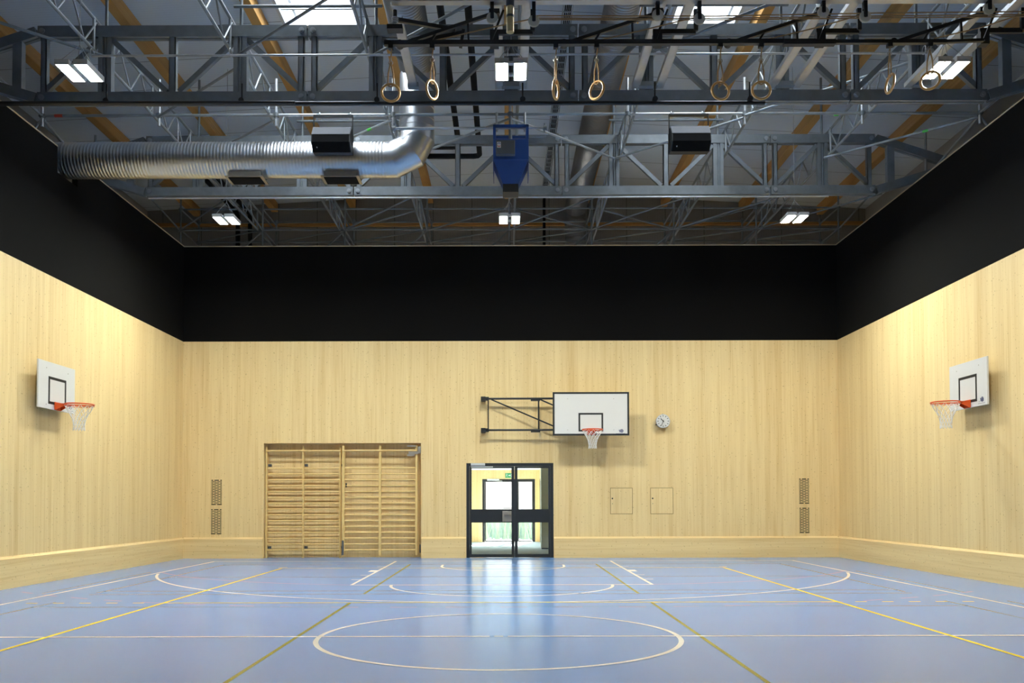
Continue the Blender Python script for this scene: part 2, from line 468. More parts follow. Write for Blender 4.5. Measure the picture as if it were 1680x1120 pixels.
def rank(i, n):
    w = ['first', 'second', 'third', 'fourth', 'fifth', 'sixth', 'seventh', 'eighth', 'ninth']
    if i == 0: return 'leftmost'
    if i == n - 1: return 'rightmost'
    if n % 2 and i == n // 2: return 'middle'
    return (w[i] + ' from the left') if i < n / 2 else (w[n - 1 - i] + ' from the right')

# skylights
for i, (a, c) in enumerate(sky):
    t = thing('skylight', ('bright roof skylight at the left, above the near truss' if i == 0 else 'bright roof skylight at the right, behind the pulleys and ropes'), 'skylight', ((a + c) / 2, (SY0 + SY1) / 2, roofz((a + c) / 2)), 'roof skylights')
    fr = MB(); g = MB()
    for x in (a, c): fr.box(x - .03, x + .03, SY0 - .03, SY1 + .03, roofz(x) - .04, roofz(x) + .32)
    for y in (SY0, SY1): fr.box(a, c, y - .03, y + .03, min(roofz(a), roofz(c)) - .02, roofz(RX) + .1)
    fr.build('curb_frame', M['ltgrey'], t)
    mb = MB(); xm = a + (.2 if i == 0 else 1.06)
    mb.box(xm - .025, xm + .025, SY0 + .03, SY1 - .03, roofz(xm) + .12, roofz(xm) + .18)
    mb.box(a + .03, c - .03, SY1 - .52, SY1 - .47, roofz(a) + .02, roofz(a) + .2)
    mb.build('glazing_bar', M['ltgrey'], t)
    z0, z1 = roofz(a) + .28, roofz(c) + .28
    g.add([(a, SY0, z0), (c, SY0, z1), (c, SY1, z1), (a, SY1, z0), (a, SY0, z0 + .02), (c, SY0, z1 + .02), (c, SY1, z1 + .02), (a, SY1, z0 + .02)],
          [(0, 3, 2, 1), (4, 5, 6, 7), (0, 1, 5, 4), (1, 2, 6, 5), (2, 3, 7, 6), (3, 0, 4, 7)])
    g.build('pane', M['skylight'], t)

# glulam roof beams running away from the camera
BX = [RX + 2.25 * k for k in range(-4, 5)]
for i, x in enumerate(BX):
    zt = roofz(x) - .004
    o = MB().box(x - .09, x + .09, 8.0, HYB - .05, zt - .26, zt).build('roof_beam', M['glulam'])
    tag(o, 'orange glulam beam under the roof sheeting, %s of the beams' % rank(i, 9), 'beam', 'glulam roof beams')
    bevel(o, .008)
# timber rail on the outer back wall
o = MB().box(-HX + .1, HX - .1, HYB - .09, HYB - .002, 9.315, 9.41).build('wall_rail', M['glulam'])
tag(o, 'horizontal timber rail across the far outer wall, behind the scaffold', 'rail')

# ------------------------------------------------------------------ galvanised roof trusses
XK = [.08 + 2.05 * k for k in range(-3, 4)]
ZB0, ZB1, ZU0, ZU1 = 7.37, 7.54, 8.385, 8.555
JO = [-7.1, -3.0, 1.1, 5.2, 7.27]
def chord(p0, p1, h):
    """two channels side by side along a line in the x-z plane"""
    mb = MB()
    p0 = Vector(p0); p1 = Vector(p1)
    for s in (-1, 1):
        o = Vector((0, s * .062, 0))
        mb.bar(p0 + o, p1 + o, .012, h)
    d = (p1 - p0).normalized(); n = Vector((-d.z, 0, d.x))
    for s in (-1, 1):
        for e in (-1, 1):
            q = n * (e * (h / 2 - .007)) + Vector((0, s * .037, 0))
            mb.bar(p0 + q, p1 + q, .05, .012)
    return mb
def make_truss(Y, label):
    t = thing('roof_truss', label, 'truss', (.08, Y, ZB0), 'galvanised roof trusses')
    for z0, z1, nm in ((ZB0, ZB1, 'bottom_chord'), (ZU0, ZU1, 'top_chord')):
        zc = (z0 + z1) / 2
        for a, c in zip(JO[:-1], JO[1:]):
            chord((a + .012, Y, zc), (c - .012, Y, zc), z1 - z0).build(nm, M['galv_dark'], t)
        for x in JO:
            for dx in ((-.085, .085) if -7 < x < 7 else ((.085,) if x < 0 else (-.085,))):
                MB().disc((x + dx, Y, zc), .042, .185, 'y', 16).disc((x + dx, Y, zc), .022, .2, 'y', 12).build('pin', M['galv'], t)
    for x in XK:
        mb = MB()
        mb.box(x - .1, x - .035, Y - .06, Y + .06, ZB1, ZU0); mb.box(x + .035, x + .1, Y - .06, Y + .06, ZB1, ZU0)
        mb.box(x - .036, x + .036, Y - .03, Y + .03, ZB1, ZU0); mb.tube((x, Y - .045, ZB1), (x, Y - .045, ZU0), .012, 8)
        mb.build('main_post', M['galv_dark'], t)
        for s in (-1, 1):
            e = x + s * .93
            MB().bar((x + s * .1, Y, ZU0 - .03), (e, Y, ZB1 + .02), .075, .075, (0, 1, 0)).build('diagonal', M['galv_dark'], t)
        MB().tube((x, Y, ZU1), (x, Y, 9.7), .024, 10).build('standard', M['galv_dark'], t)
    px = [-7.0, -5.05, -3.1, -2.9, -.95, 1.0, 1.2, 3.15, 5.1, 5.3, 7.15]
    for x in px:
        wd = .1 if abs(x + 5.05) < .1 or abs(x + .95) < .1 or abs(x - 3.15) < .1 else .085
        mb = MB().box(x - wd / 2, x + wd / 2, Y - .05, Y - .035, ZB1, ZU0)
        mb.box(x - wd / 2, x - wd / 2 + .012, Y - .05, Y + .05, ZB1, ZU0); mb.box(x + wd / 2 - .012, x + wd / 2, Y - .05, Y + .05, ZB1, ZU0)
        mb.build('post', M['galv_dark'], t)
    for s, xe in ((-1, -7.1), (1, 7.27)):
        chord((xe + s * .02, Y, (ZU0 + ZU1) / 2), (xe + s * 1.55, Y, 7.97), .15).build('end_chord', M['galv_dark'], t)
        chord((xe + s * .02, Y, (ZB0 + ZB1) / 2), (xe + s * 1.55, Y, 7.92), .15).build('end_chord', M['galv_dark'], t)
        MB().box(xe + s * .3 - .07, xe + s * .3 + .07, Y - .055, Y + .055, 7.60, 8.33).build('end_post', M['galv_dark'], t)
    for a, c in ((1, 2), (4, 5)):
        MB().tube((XK[a] - .1, Y - .05, 8.85), (XK[c] + .1, Y - .05, 8.85), .024, 10).build('top_ledger', M['galv_dark'], t)
    return t
T1, T2 = 13.3, 17.35
make_truss(T1, 'near galvanised roof truss spanning the hall, behind the gymnastic rings')
make_truss(T2, 'far galvanised roof truss spanning the hall, behind the big spiral duct')

# lattice girders running away from the camera through the truss posts
GZ0, GZ1 = 8.135, 8.62
for i, x in enumerate(XK):
    gx = x - .125 if x < 0 else x + .125
    t = thing('lattice_girder', 'slim tubular lattice girder running front to back, %s of the seven' % rank(i, 7), 'girder', (gx, 9.4, GZ0), 'lattice girders')
    y0, y1 = 9.4, 23.3
    MB().tube((gx, y0, GZ0), (gx, y1, GZ0), .024, 10).build('bottom_tube', M['galv'], t)
    MB().tube((gx, y0, GZ1), (gx, y1, GZ1), .024, 10).build('top_tube', M['galv'], t)
    k = 0; y = y0 + .25
    while y < 21.4:
        za, zb = (GZ0, GZ1) if k % 2 == 0 else (GZ1, GZ0)
        MB().tube((gx, y, za), (gx, y + .4, zb), .0145, 8).build('web_brace', M['galv'], t)
        y += .4; k += 1
    for yy in (T1 - .15, 15.35, T2 - .15, 21.9):
        MB().tube((gx, yy, GZ0 - .03), (gx, yy, GZ1 + .03), .022, 8).build('web_post', M['galv'], t)

# plan bracing frames of scaffold tube
XN = [.08 + 2.05 * k for k in range(-4, 5)]
def coupler(mb, p):
    x, y, z = p
    mb.tube((x, y, z - .035), (x, y, z + .035), .045, 10); mb.box(x - .05, x + .05, y - .03, y + .03, z - .02, z + .02)
t = thing('bracing_frame', 'scaffold tube bracing between the two trusses, carrying both loudspeakers', 'scaffold', (.08, 15.35, 8.11), 'scaffold tube bracing')
ZBR = 8.11
for a, c in zip(XN[:-1], XN[1:]):
    MB().tube((a + .03, 15.35, ZBR), (c - .03, 15.35, ZBR), .024, 10).build('ledger', M['galv_light'] if (abs((a + c) / 2 + 3) < .3 or abs((a + c) / 2 - 3.1) < .3) else M['galv'], t)
for x in XN:
    MB().tube((x, 15.35, 7.92), (x, 15.35, 8.75), .0245, 10).build('standard', M['galv_light'], t)
    mb = MB(); coupler(mb, (x, 15.35, ZBR)); mb.build('coupler', M['galv_dark'], t)
def braces(t, pts, mat='galv', r=.022):
    for p, q in pts:
        MB().tube(p, q, r, 10).build('brace', M[mat], t)
bz = ZBR - .05
mid = []
for k in (1, 2, 3, 5, 7): mid.append(((XN[k + 1], 15.4, bz), (XN[k], T2 - .12, bz)))
mid.append(((XN[4], 15.4, bz), (XN[5], T2 - .12, bz)))
mid.append(((XN[2], T1 + .12, bz), (XN[1], 15.3, bz))); mid.append(((XN[6], 15.3, bz), (XN[7], T1 + .12, bz)))
braces(t, mid)
for x in (XN[0], XN[-1]):
    MB().tube((x, T2, 7.6), (x, T2, 8.6), .024, 10).build('standard', M['galv'], t)
    s = -1 if x < 0 else 1
    braces(t, [((x, 15.4, bz), (x, T2, 7.7)), ((x, 15.35, bz), (x + s * .5, 15.35, 7.4)), ((x, 15.4, bz + .05), (x, 13.2, bz + .1))])
mb = MB()
for p, q, u in (((XN[1], 15.3, bz), (XN[2], T1 + .12, bz), .25), ((XN[3], 15.4, bz), (XN[2], T2 - .12, bz), .22), ((XN[6], 15.4, ZBR), (XN[7], 15.4, ZBR), .77), ((XN[8], 15.4, bz), (XN[7], T2 - .12, bz), .3)):
    p = Vector(p); q = Vector(q); mb.tube(p.lerp(q, u), p.lerp(q, u + .035), .0245, 10)
mb.build('marker_sleeve', M['greentag'], t, label='green marker sleeve')
mb = MB().tube((XN[0] + .22, 15.35, ZBR), (XN[0] + .36, 15.35, ZBR), .027, 10)
mb.build('marker_sleeve', M['redtag'], t, label='red marker sleeve')

t = thing('bracing_frame', 'scaffold tube bracing in front of the near truss', 'scaffold', (.08, 12.2, 8.11), 'scaffold tube bracing')
near = []
for k in (2, 3, 5):
    near.append(((XN[k], T1 - .14, bz), (XN[k + 1], 11.3, bz)))
near.append(((XN[1], T1 - .14, bz), (XN[0], 11.3, bz)))
braces(t, near, 'galv_dark')

# scaffold behind the back wall
t = thing('scaffold_frame', 'dim scaffold of grey tubes standing behind the back wall', 'scaffold', (.08, 22.5, 6.0))
for yy in (21.95, 23.25):
    dz = 0 if yy < 22.5 else .08
    for z in (8.13 + dz, 8.65 + dz):
        for a, c in zip(XN[:-1], XN[1:]):
            MB().tube((a + .02, yy, z), (c - .02, yy, z), .022, 8).build('ledger', M['galv_dark'], t)
    for x in XN:
        MB().tube((x, yy, 6.0), (x, yy, 8.95 if yy < 22.5 else 8.8), .024, 8).build('standard', M['galv_dark'], t)
        for z in (8.13 + dz, 8.65 + dz):
            mb = MB(); coupler(mb, (x, yy, z)); mb.build('coupler', M['galv_dark'], t)
bb = []
for k in range(8):
    a, c = XN[k], XN[k + 1]
    lo, hi = ((a, c) if k < 4 else (a, c))
    bb.append(((c, 21.9, 8.11), (a, 23.2, 8.19)))
    if k in (2, 3, 6): bb.append(((a + .1, 21.93, 8.13), (c - .1, 21.93, 8.65)))
    if k in (4, 5): bb.append(((c - .1, 21.93, 8.13), (a + .1, 21.93, 8.65)))
    if k % 2 == 0 or k > 3: bb.append(((a, 21.9, 8.11), (c, 19.4, 8.11)))
    bb.append(((c, 21.95, 8.11), (c - 1.0, 21.95, 7.2)))
for x in XN:
    bb.append(((x, 21.95, 8.13), (x, 23.25, 8.13))); bb.append(((x, 21.95, 8.65), (x, 23.25, 8.65))); bb.append(((x, 20.0, 8.3), (x, 21.95, 8.11)))
braces(t, bb, 'galv_dark', .02)

# ------------------------------------------------------------------ conduits and rails across the hall
o = MB()
o.tube((-6.13, 12.95, 7.945), (6.22, 12.95, 7.945), .017, 10)
for x in XK: o.torus((x - .05, 12.95, 7.99), .06, .006, (0, 1, 0), (0, 0, 1), 16, 6)
o = o.build('conduit', M['galv_light']); tag(o, 'thin bright conduit strung across in front of the near truss', 'conduit')
o = MB().tube((-7.0, 17.2, 7.287), (6.3, 17.2, 7.287), .016, 10).build('conduit', M['galv_light'])
tag(o, 'thin bright conduit along the underside of the far truss', 'conduit')
t = thing('curtain_rail', 'long black double rail hung below the near truss', 'rail', (-1.8, 12.95, 7.22))
rl = MB(); rl.tube((-7.78, 12.95, 7.232), (3.82, 12.95, 7.208), .03, 12); rl.build('rail', M['blackm'], t)
MB().tube((-7.78, 12.88, 7.215), (-3.1, 12.88, 7.205), .024, 12).build('rail', M['blackm'], t)
for x in (-5.9, -3.9, -1.9, .25, 2.2, 3.6):
    MB().tube((x, 12.95, 7.2), (x, 12.95, 7.52), .012, 8).disc((x, 12.93, 7.26), .04, .05, 'y', 12).build('hanger', M['black'], t)

# ------------------------------------------------------------------ ring equipment
RY = 10.70
# galvanised mounting channels, one welded pair per bay
for i, x in enumerate([-1.57, .08, 2.13, 4.18, 6.23]):
    t = thing('mounting_channel', 'flat galvanised channels hung from the near truss, %s of five sets' % rank(i, 5), 'channel', (x, 12, 7.5), 'ring rig mounting channels')
    for s in (-1, 1):
        if i == 0 and s < 0: continue
        cx = x + s * .18
        ys = 11.3 if i == 0 else 9.6
        mb = MB().box(cx - .055, cx + .055, ys, 13.2, 7.546, 7.556)
        for e in (-1, 1): mb.box(cx + e * .055 - .004, cx + e * .055 + .004, ys, 13.2, 7.546, 7.612)
        mb.build('channel', M['galv_light'], t)
    MB().box(x - .14 if i else x + .1, x + .14 if i else x + .26, 13.1, 13.2, 7.542, 7.612).build('end_plate', M['galv'], t)
o = MB().box(-1.40, 6.20, 10.65, 10.75, 7.436, 7.545).build('cross_beam', M['galv_light'])
tag(o, 'galvanised cross beam at the top edge, carrying the ring rig', 'beam')
# the black ring rail
t = thing('ring_rail', 'long straight black tube rail from which all the gymnastic rings hang', 'rail', (2, RY, 6.937))
MB().bar((-1.482, RY, 6.938), (3.78, RY, 6.938), .06, .055).build('rail', M['blackm'], t)
MB().bar((3.74, RY + .005, 6.938), (5.38, RY + .005, 6.938), .05, .045).build('rail', M['blackm'], t)
MB().bar((3.39, RY, 6.927), (4.02, RY, 6.927), .075, .06).build('sleeve', M['black'], t)

rings = [(-1.405, 6.327, 0.12, 'with its strap twisted, leftmost of the eight'), (-0.899, 6.363, 1.0, 'turned sideways, second from the left'),
         (0.611, 6.358, 1.22, 'turned almost edge on, third from the left'), (1.110, 6.350, -.8, 'half turned, fourth from the left'),
         (2.618, 6.337, .15, 'facing the front, fifth from the left'), (3.116, 6.343, -.1, 'facing the front, sixth from the left'),
         (4.685, 6.420, 1.62, 'turned sideways, seventh from the left'), (5.175, 6.456, -.55, 'hanging in front of the right lamp, rightmost of the eight')]
for x, z, rot, desc in rings:
    t = thing('gymnastic_ring', 'round wooden gymnastic ring ' + desc, 'ring', (x, RY, z), 'gymnastic rings')
    c, s = math.cos(rot), math.sin(rot); u = (c, s, 0)
    tilt = .08 if rot > .5 else -.05
    MB().torus((x, RY, z), .108, .0155, u, (tilt * s, -tilt * c, 1), 40, 12).build('ring', M['ringwood'], t)
    zt = z + .108
    mb = MB()
    for e in (-1, 1):
        mb.path([(x + c * e * .035, RY + s * e * .035, zt - .02), (x + c * e * .03, RY + s * e * .03, zt + .13), (x, RY, zt + .27)], .009, 8)
    mb.path([(x + c * .035, RY + s * .035, zt - .02), (x, RY, zt - .035), (x - c * .035, RY - s * .035, zt - .02)], .009, 8)
    mb.tube((x, RY, zt + .3), (x + .012, RY, 6.878), .0085, 8)
    mb.build('strap', M['rope'], t)
    mb = MB()
    mb.torus((x, RY, zt + .262), .024, .006, (1, 0, 0), (0, 0, 1), 14, 6); mb.torus((x + .004, RY, zt + .30), .022, .006, (0, 1, 0), (0, 0, 1), 14, 6)
    mb.build('buckle', M['steel'], t)
    MB().box(x - .028, x + .03, RY - .03, RY + .03, 6.869, 6.911).build('clamp', M['black'], t)

STEP = 2.024
names4 = ['first ring bay', 'second ring bay', 'third ring bay', 'fourth ring bay']
for i in range(4):
    dx = STEP * i - STEP
    bx = .718 + dx                                   # pivot on the rail
    t = thing('swing_arm', 'black triangular folding arm of the %s counted from the left' % names4[i], 'arm', (bx, RY + .07, 6.966), 'folding ring arms')
    yy = RY + .09
    MB().bar((bx, yy, 6.966), (bx + 1.23, yy, 7.377), .04, .04).build('upper_arm', M['blackm'], t)
    MB().bar((bx, yy, 6.961), (bx + 1.115, yy, 6.999), .04, .035).build('lower_arm', M['blackm'], t)
    for u, v in ((.36, .33), (.85, .72), (1.12, 1.16)):
        MB().bar((bx + u, yy, 6.966 + .03 * u), (bx + v + .12, yy, 6.966 + .335 * (v + .12)), .025, .025, (0, 1, 0)).build('strut', M['blackm'], t)
    MB().disc((bx, yy, 6.970), .045, .08, 'y', 16).build('pivot', M['black'], t)
    # bracket plate and hanger boxes
    t = thing('pulley_bracket', 'flat black bracket plate holding the pulleys of the %s' % names4[i], 'bracket', (-.05 + dx + STEP, RY + .25, 7.208), 'pulley bracket plates')
    cx = -.165 + dx + STEP
    MB().box(cx - .03, cx + .5, RY + .16, RY + .2, 7.135, 7.193).build('bar', M['black'], t)
    MB().box(cx - .04, cx + .09, RY + .12, RY + .22, 7.36, 7.436).build('box', M['black'], t)
    MB().box(cx - .03, cx + .08, RY + .14, RY + .24, 6.985, 7.140).build('box', M['black'], t)
    MB().bar((cx + .5, RY + .16, 7.169), (cx + .5, RY + .16, 7.437), .05, .04).build('hanger', M['black'], t)
    for j, (ox, oz, nm) in enumerate(((cx, 7.246 + .03 * i, 'left'), (cx + .51, 7.208 + .02 * i, 'right'))):
        p = thing('rope_pulley', 'white pulley wheel, %s one of the pair in the %s' % (nm, names4[i]), 'pulley', (ox, RY, oz), 'rope pulleys')
        mb = MB(); mb.disc((ox, RY, oz), .062, .03, 'y', 28); mb.disc((ox, RY, oz), .07, .007, 'y', 28)
        mb.disc((ox, RY - .011, oz), .07, .006, 'y', 28); mb.disc((ox, RY + .011, oz), .07, .006, 'y', 28)
        mb.build('wheel', M['whitep'], p)
        mb = MB().box(ox - .022, ox + .022, RY - .03, RY - .018, oz - .01, oz + .1); mb.box(ox - .022, ox + .022, RY + .018, RY + .03, oz - .01, oz + .1)
        mb.box(ox - .022, ox + .022, RY - .03, RY + .03, oz + .095, 7.437); mb.disc((ox, RY, oz), .014, .07, 'y', 12)
        mb.build('fork', M['black'], p)
    # slanting hauling rope
    o = MB().path([(cx + .45, RY, 7.227 + .02 * i), (cx - .1, RY, 7.111), (cx - .68, RY - .01, 6.970)], .008, 8).build('hauling_rope', M['rope'])
    tag(o, 'beige rope slanting from the pulley down to the rail in the %s' % names4[i], 'rope', 'slanting hauling ropes')
for k, (z0, z1, nm) in enumerate(((7.280, 7.304, 'topmost'), (7.251, 7.266, 'middle'), (7.232, 7.242, 'lowest'))):
    o = MB().path([(.36, RY + .01, z0), (2.5, RY + .01, z0 - .012), (4.6, RY + .01, z1 - .004), (6.723, RY + .01, z1 + .01)], .0075, 8).build('hauling_rope', M['rope'])
    tag(o, '%s of the three level beige ropes running right between pulleys' % nm, 'rope', 'level hauling ropes')
# folded first arm at the left of the rail
t = thing('stay_arm', 'pair of crossed black stays at the left end of the ring rail', 'arm', (-1.4, RY + .12, 7.111))
yy = RY + .16
MB().bar((-1.375, yy, 7.324), (-.62, yy, 7.188), .045, .045).build('stay', M['blackm'], t)
MB().bar((-1.3, yy + .04, 7.014), (-.5, yy + .04, 7.179), .045, .045).build('stay', M['blackm'], t)
MB().bar((-.52, yy, 7.188), (-.56, yy, 6.966), .04, .04).build('stay', M['blackm'], t)
MB().box(-1.47, -1.28, yy - .04, yy + .08, 7.188, 7.246).build('bracket', M['black'], t)
MB().tube((-1.375, yy, 7.246), (-1.375, yy, 7.437), .025, 10).build('hanger', M['black'], t)
mb = MB()
for k in range(3): mb.torus((-1.365, yy - .06, 7.261 + .022 * k), .035, .008, (1, 0, 0), (0, 1, 0), 16, 6)
mb.build('coil', M['galv_light'], t)
# winch tube in the middle
t = thing('winch_tube', 'short yellowish metal cylinder hanging at the top centre', 'winch', (.08, RY + .02, 7.014))
MB().tube((.055, RY - .04, 7.048), (.055, RY - .04, 7.437), .046, 20).build('tube', M['brass'], t)
MB().tube((.055, RY - .04, 7.227), (.055, RY - .04, 7.256), .049, 20).tube((.055, RY - .04, 7.363), (.055, RY - .04, 7.437), .05, 20).build('collar', M['grey'], t)

# ------------------------------------------------------------------ lamps
lamps = [(-5.50, 17.31, 'far left lamp, below the far truss'), (.068, 17.31, 'far middle lamp, below the blue unit and far truss'), (5.665, 17.31, 'far right lamp, below the far truss'),
         (-5.50, 11.30, 'near left lamp, in front of the near truss'), (.068, 11.30, 'near middle lamp, under the ring rail between the pulleys'), (5.665, 11.30, 'near right lamp, partly behind the last ring')]
LZ = 6.885
for i, (x, y, d) in enumerate(lamps):
    lab = 'lit twin-panel hall light, ' + d
    if i == 0:
        t = thing('ceiling_lamp', lab, 'lamp', (x, y, LZ), 'twin-panel hall lamps')
        h = MB()
        for s in (-1, 1):
            cx = x + s * .118
            h.box(cx - .09, cx + .09, y - .24, y + .24, LZ + .008, LZ + .055)
            for e in (-1, 1):
                h.box(cx + e * .083 - .007, cx + e * .083 + .007, y - .24, y + .24, LZ - .012, LZ + .01)
                h.box(cx - .09, cx + .09, y + e * .233 - .007, y + e * .233 + .007, LZ - .012, LZ + .01)
        for e in (-.15, .15): h.box(x - .05, x + .05, y + e - .03, y + e + .03, LZ + .012, LZ + .04)
        h.build('housing', M['ltgrey'], t)
        for s in (-1, 1):
            cx = x + s * .118
            MB().box(cx - .06, cx + .06, y - .222, y + .222, LZ - .004, LZ + .006).build('diffuser', M['lamp'], t, label='glowing white diffuser panel')
        for e in (-1, 1):
            mb = MB().tube((x - .16, y + e * .2, LZ + .05), (x, y, LZ + .36), .004, 6); mb.tube((x + .16, y + e * .2, LZ + .05), (x, y, LZ + .36), .004, 6)
            mb.build('suspension_wire', M['galv'], t)
        MB().tube((x, y, LZ + .35), (x, y, 9.9), .005, 6).build('suspension_wire', M['galv'], t)
        L0 = t
    else:
        dup(L0, (x, y, LZ), None, lab)

# ------------------------------------------------------------------ loudspeakers
def speaker(x0, x1, label):
    xc = (x0 + x1) / 2; y = 15.2
    t = thing('loudspeaker', label, 'loudspeaker', (xc, y, 7.335), 'hanging loudspeakers')
    s = MB()
    # side profile in y-z: sloping top, upright front, slanted lower front
    prof = [(y - .12, 7.775), (y - .26, 7.595), (y - .28, 7.455), (y - .14, 7.335), (y + .08, 7.36), (y + .10, 7.72)]
    s.prism(prof, 'x', x0, x1)
    bevel(s.build('cabinet', M['black'], t), .006)
    MB().prism([(y - .266, 7.585), (y - .29, 7.455), (y - .146, 7.328), (y - .13, 7.35)], 'x', x0 + .015, x1 - .015).build('grille', M['foam'], t)
    MB().prism([(y - .123, 7.772), (y - .263, 7.592), (y - .270, 7.597), (y - .130, 7.777)], 'x', x0 + .006, x1 - .006).build('top_sheen', M['sheengrey'], t, label='sloping top with reflected light painted in as pale grey')  # reflection of lamp and skylight on the slope, painted as a paler grey
    yk = MB()
    for x in (x0 - .005, x1 + .005): yk.box(x - .006, x + .006, y - .05, y, 7.5, 8.02)
    yk.box(x0 - .01, x1 + .01, y - .05, y + .02, 8.0, 8.03)
    yk.build('yoke', M['blackm'], t)
    for x in (x0 + .06, x1 - .06):
        MB().box(x - .03, x + .03, y - .02, 15.38, 8.03, 8.06).torus((x, 15.35, 8.11), .034, .012, (0, 1, 0), (0, 0, 1), 16, 6).build('hook_clamp', M['galv_light'], t)
    MB().disc((x0 + .09, y - .21, 7.39), .01, .03, 'y', 10).build('lamp', M['ltgrey'], t)
speaker(-3.315, -2.655, 'black hanging loudspeaker at the left, in front of the spiral duct')
speaker(2.825, 3.49, 'black hanging loudspeaker at the right, in front of the far truss')

# ------------------------------------------------------------------ blue hanging unit
t = thing('hanging_unit', 'blue sheet metal unit hanging in the centre with tapered black slotted outlet', 'machine', (.08, 15.3, 7.0))
x0, x1, y0, y1 = -.22, .39, 15.02, 15.52
mb = MB(); mb.box(x0, x1, y0, y1, 7.18, 7.54); bevel(mb.build('casing', M['blue'], t), .006)
mb = MB()
for x in (x0, x1 - .045): mb.box(x, x + .045, y0, y0 + .03, 7.54, 7.78); mb.box(x, x + .045, y1 - .03, y1, 7.54, 7.78)
mb.box(x0, x1, y0, y0 + .03, 7.745, 7.79); mb.box(x0, x1, y1 - .03, y1, 7.745, 7.79)
mb.box(x0, x0 + .045, y0, y1, 7.745, 7.79); mb.box(x1 - .045, x1, y0, y1, 7.745, 7.79)
mb.build('top_frame', M['blue'], t)
hz0, hz1 = 6.80, 7.18; sx0, sx1, sy0, sy1 = -.055, .215, 15.12, 15.42
top = [(x0 + .01, y0 + .01, hz1), (x1 - .01, y0 + .01, hz1), (x1 - .01, y1 - .01, hz1), (x0 + .01, y1 - .01, hz1)]
lowc = [(x0 + .015, y0 + .2, 6.93), (x1 - .015, y0 + .2, 6.93)]
bot = [(sx0, sy0, hz0), (sx1, sy0, hz0), (sx1, sy1, hz0), (sx0, sy1, hz0)]
MB().add(top + bot, [(4, 5, 1, 0), (5, 6, 2, 1), (6, 7, 3, 2), (7, 4, 0, 3), (0, 1, 2, 3), (7, 6, 5, 4)]).build('hopper', M['blue'], t)
mb = MB()
for xx, s in ((x0, 1), (x1, -1)): mb.add([(xx, y0 + .02, 7.18), (xx, y1 - .02, 7.18), (xx, y1 - .06, 6.93), (xx, y0 + .1, 6.93), (xx + s * .012, y0 + .02, 7.18), (xx + s * .012, y1 - .02, 7.18), (xx + s * .012, y1 - .06, 6.93), (xx + s * .012, y0 + .1, 6.93)],
     [(0, 1, 2, 3), (7, 6, 5, 4), (0, 4, 5, 1), (1, 5, 6, 2), (2, 6, 7, 3), (3, 7, 4, 0)])
mb.build('side_flap', M['blue'], t)
mb = MB().box(sx0, sx1, sy0, sy1, 6.66, 6.805)
for k in range(5): mb.box(sx0 + .02 + k * .05, sx0 + .035 + k * .05, sy0 - .006, sy0, 6.67, 6.80)
mb.build('outlet', M['black'], t)
cb = bevel(MB().box(-.17, .155, y0 - .12, y0, 7.235, 7.475).build('control_box', M['grey'], t), .01)
lb = MB().box(-.15, -.085, y0 - .123, y0 - .12, 7.34, 7.44).build('sticker', M['white'], cb)
st = MB(); sc_ = (-.1175, y0 - .1245, 7.402); sc2 = (-.1175, y0 - .1245, 7.378)
def halfarc(mb, c, r, w, a0, a1, mi):
    for i in range(10):
        t0 = a0 + (a1 - a0) * i / 10; t1 = a0 + (a1 - a0) * (i + 1) / 10
        mb.quad((c[0] + (r - w) * math.cos(t0), c[1], c[2] + (r - w) * math.sin(t0)), (c[0] + r * math.cos(t0), c[1], c[2] + r * math.sin(t0)),
                (c[0] + r * math.cos(t1), c[1], c[2] + r * math.sin(t1)), (c[0] + (r - w) * math.cos(t1), c[1], c[2] + (r - w) * math.sin(t1)), mi)
halfarc(st, sc_, .025, .011, 0, PI, 0); halfarc(st, sc2, .025, .011, PI, 2 * PI, 1)
st.build('sticker_print', [M['bluep'], M['red']], cb)
# its carrying tubes
t = thing('support_tube', 'thin horizontal scaffold tube with clamps carrying the blue unit', 'tube', (-.6, 15.3, 7.83))
MB().tube((-1.95, 15.28, 7.838), (.68, 15.28, 7.838), .022, 10).build('tube', M['galv_light'], t)
MB().tube((-.18, 15.6, 7.82), (.72, 15.6, 7.82), .018, 10).build('tube', M['galv'], t)
for x in (-.16, .33): MB().tube((x, 15.32, 7.79), (x, 15.32, 8.13), .02, 8).disc((x, 15.27, 7.838), .035, .07, 'x', 12).build('hanger', M['galv_light'], t)
MB().tube((.08, 15.35, 7.55), (.08, 15.35, 8.1), .03, 10).build('hanger', M['galv'], t)
mb = MB()
for x in (-1.95, .68): mb.tube((x, 15.28, 7.76), (x, 15.28, 7.92), .02, 8); mb.disc((x, 15.28, 7.838), .045, .06, 'x', 12)
mb.build('clamp', M['galv'], t)

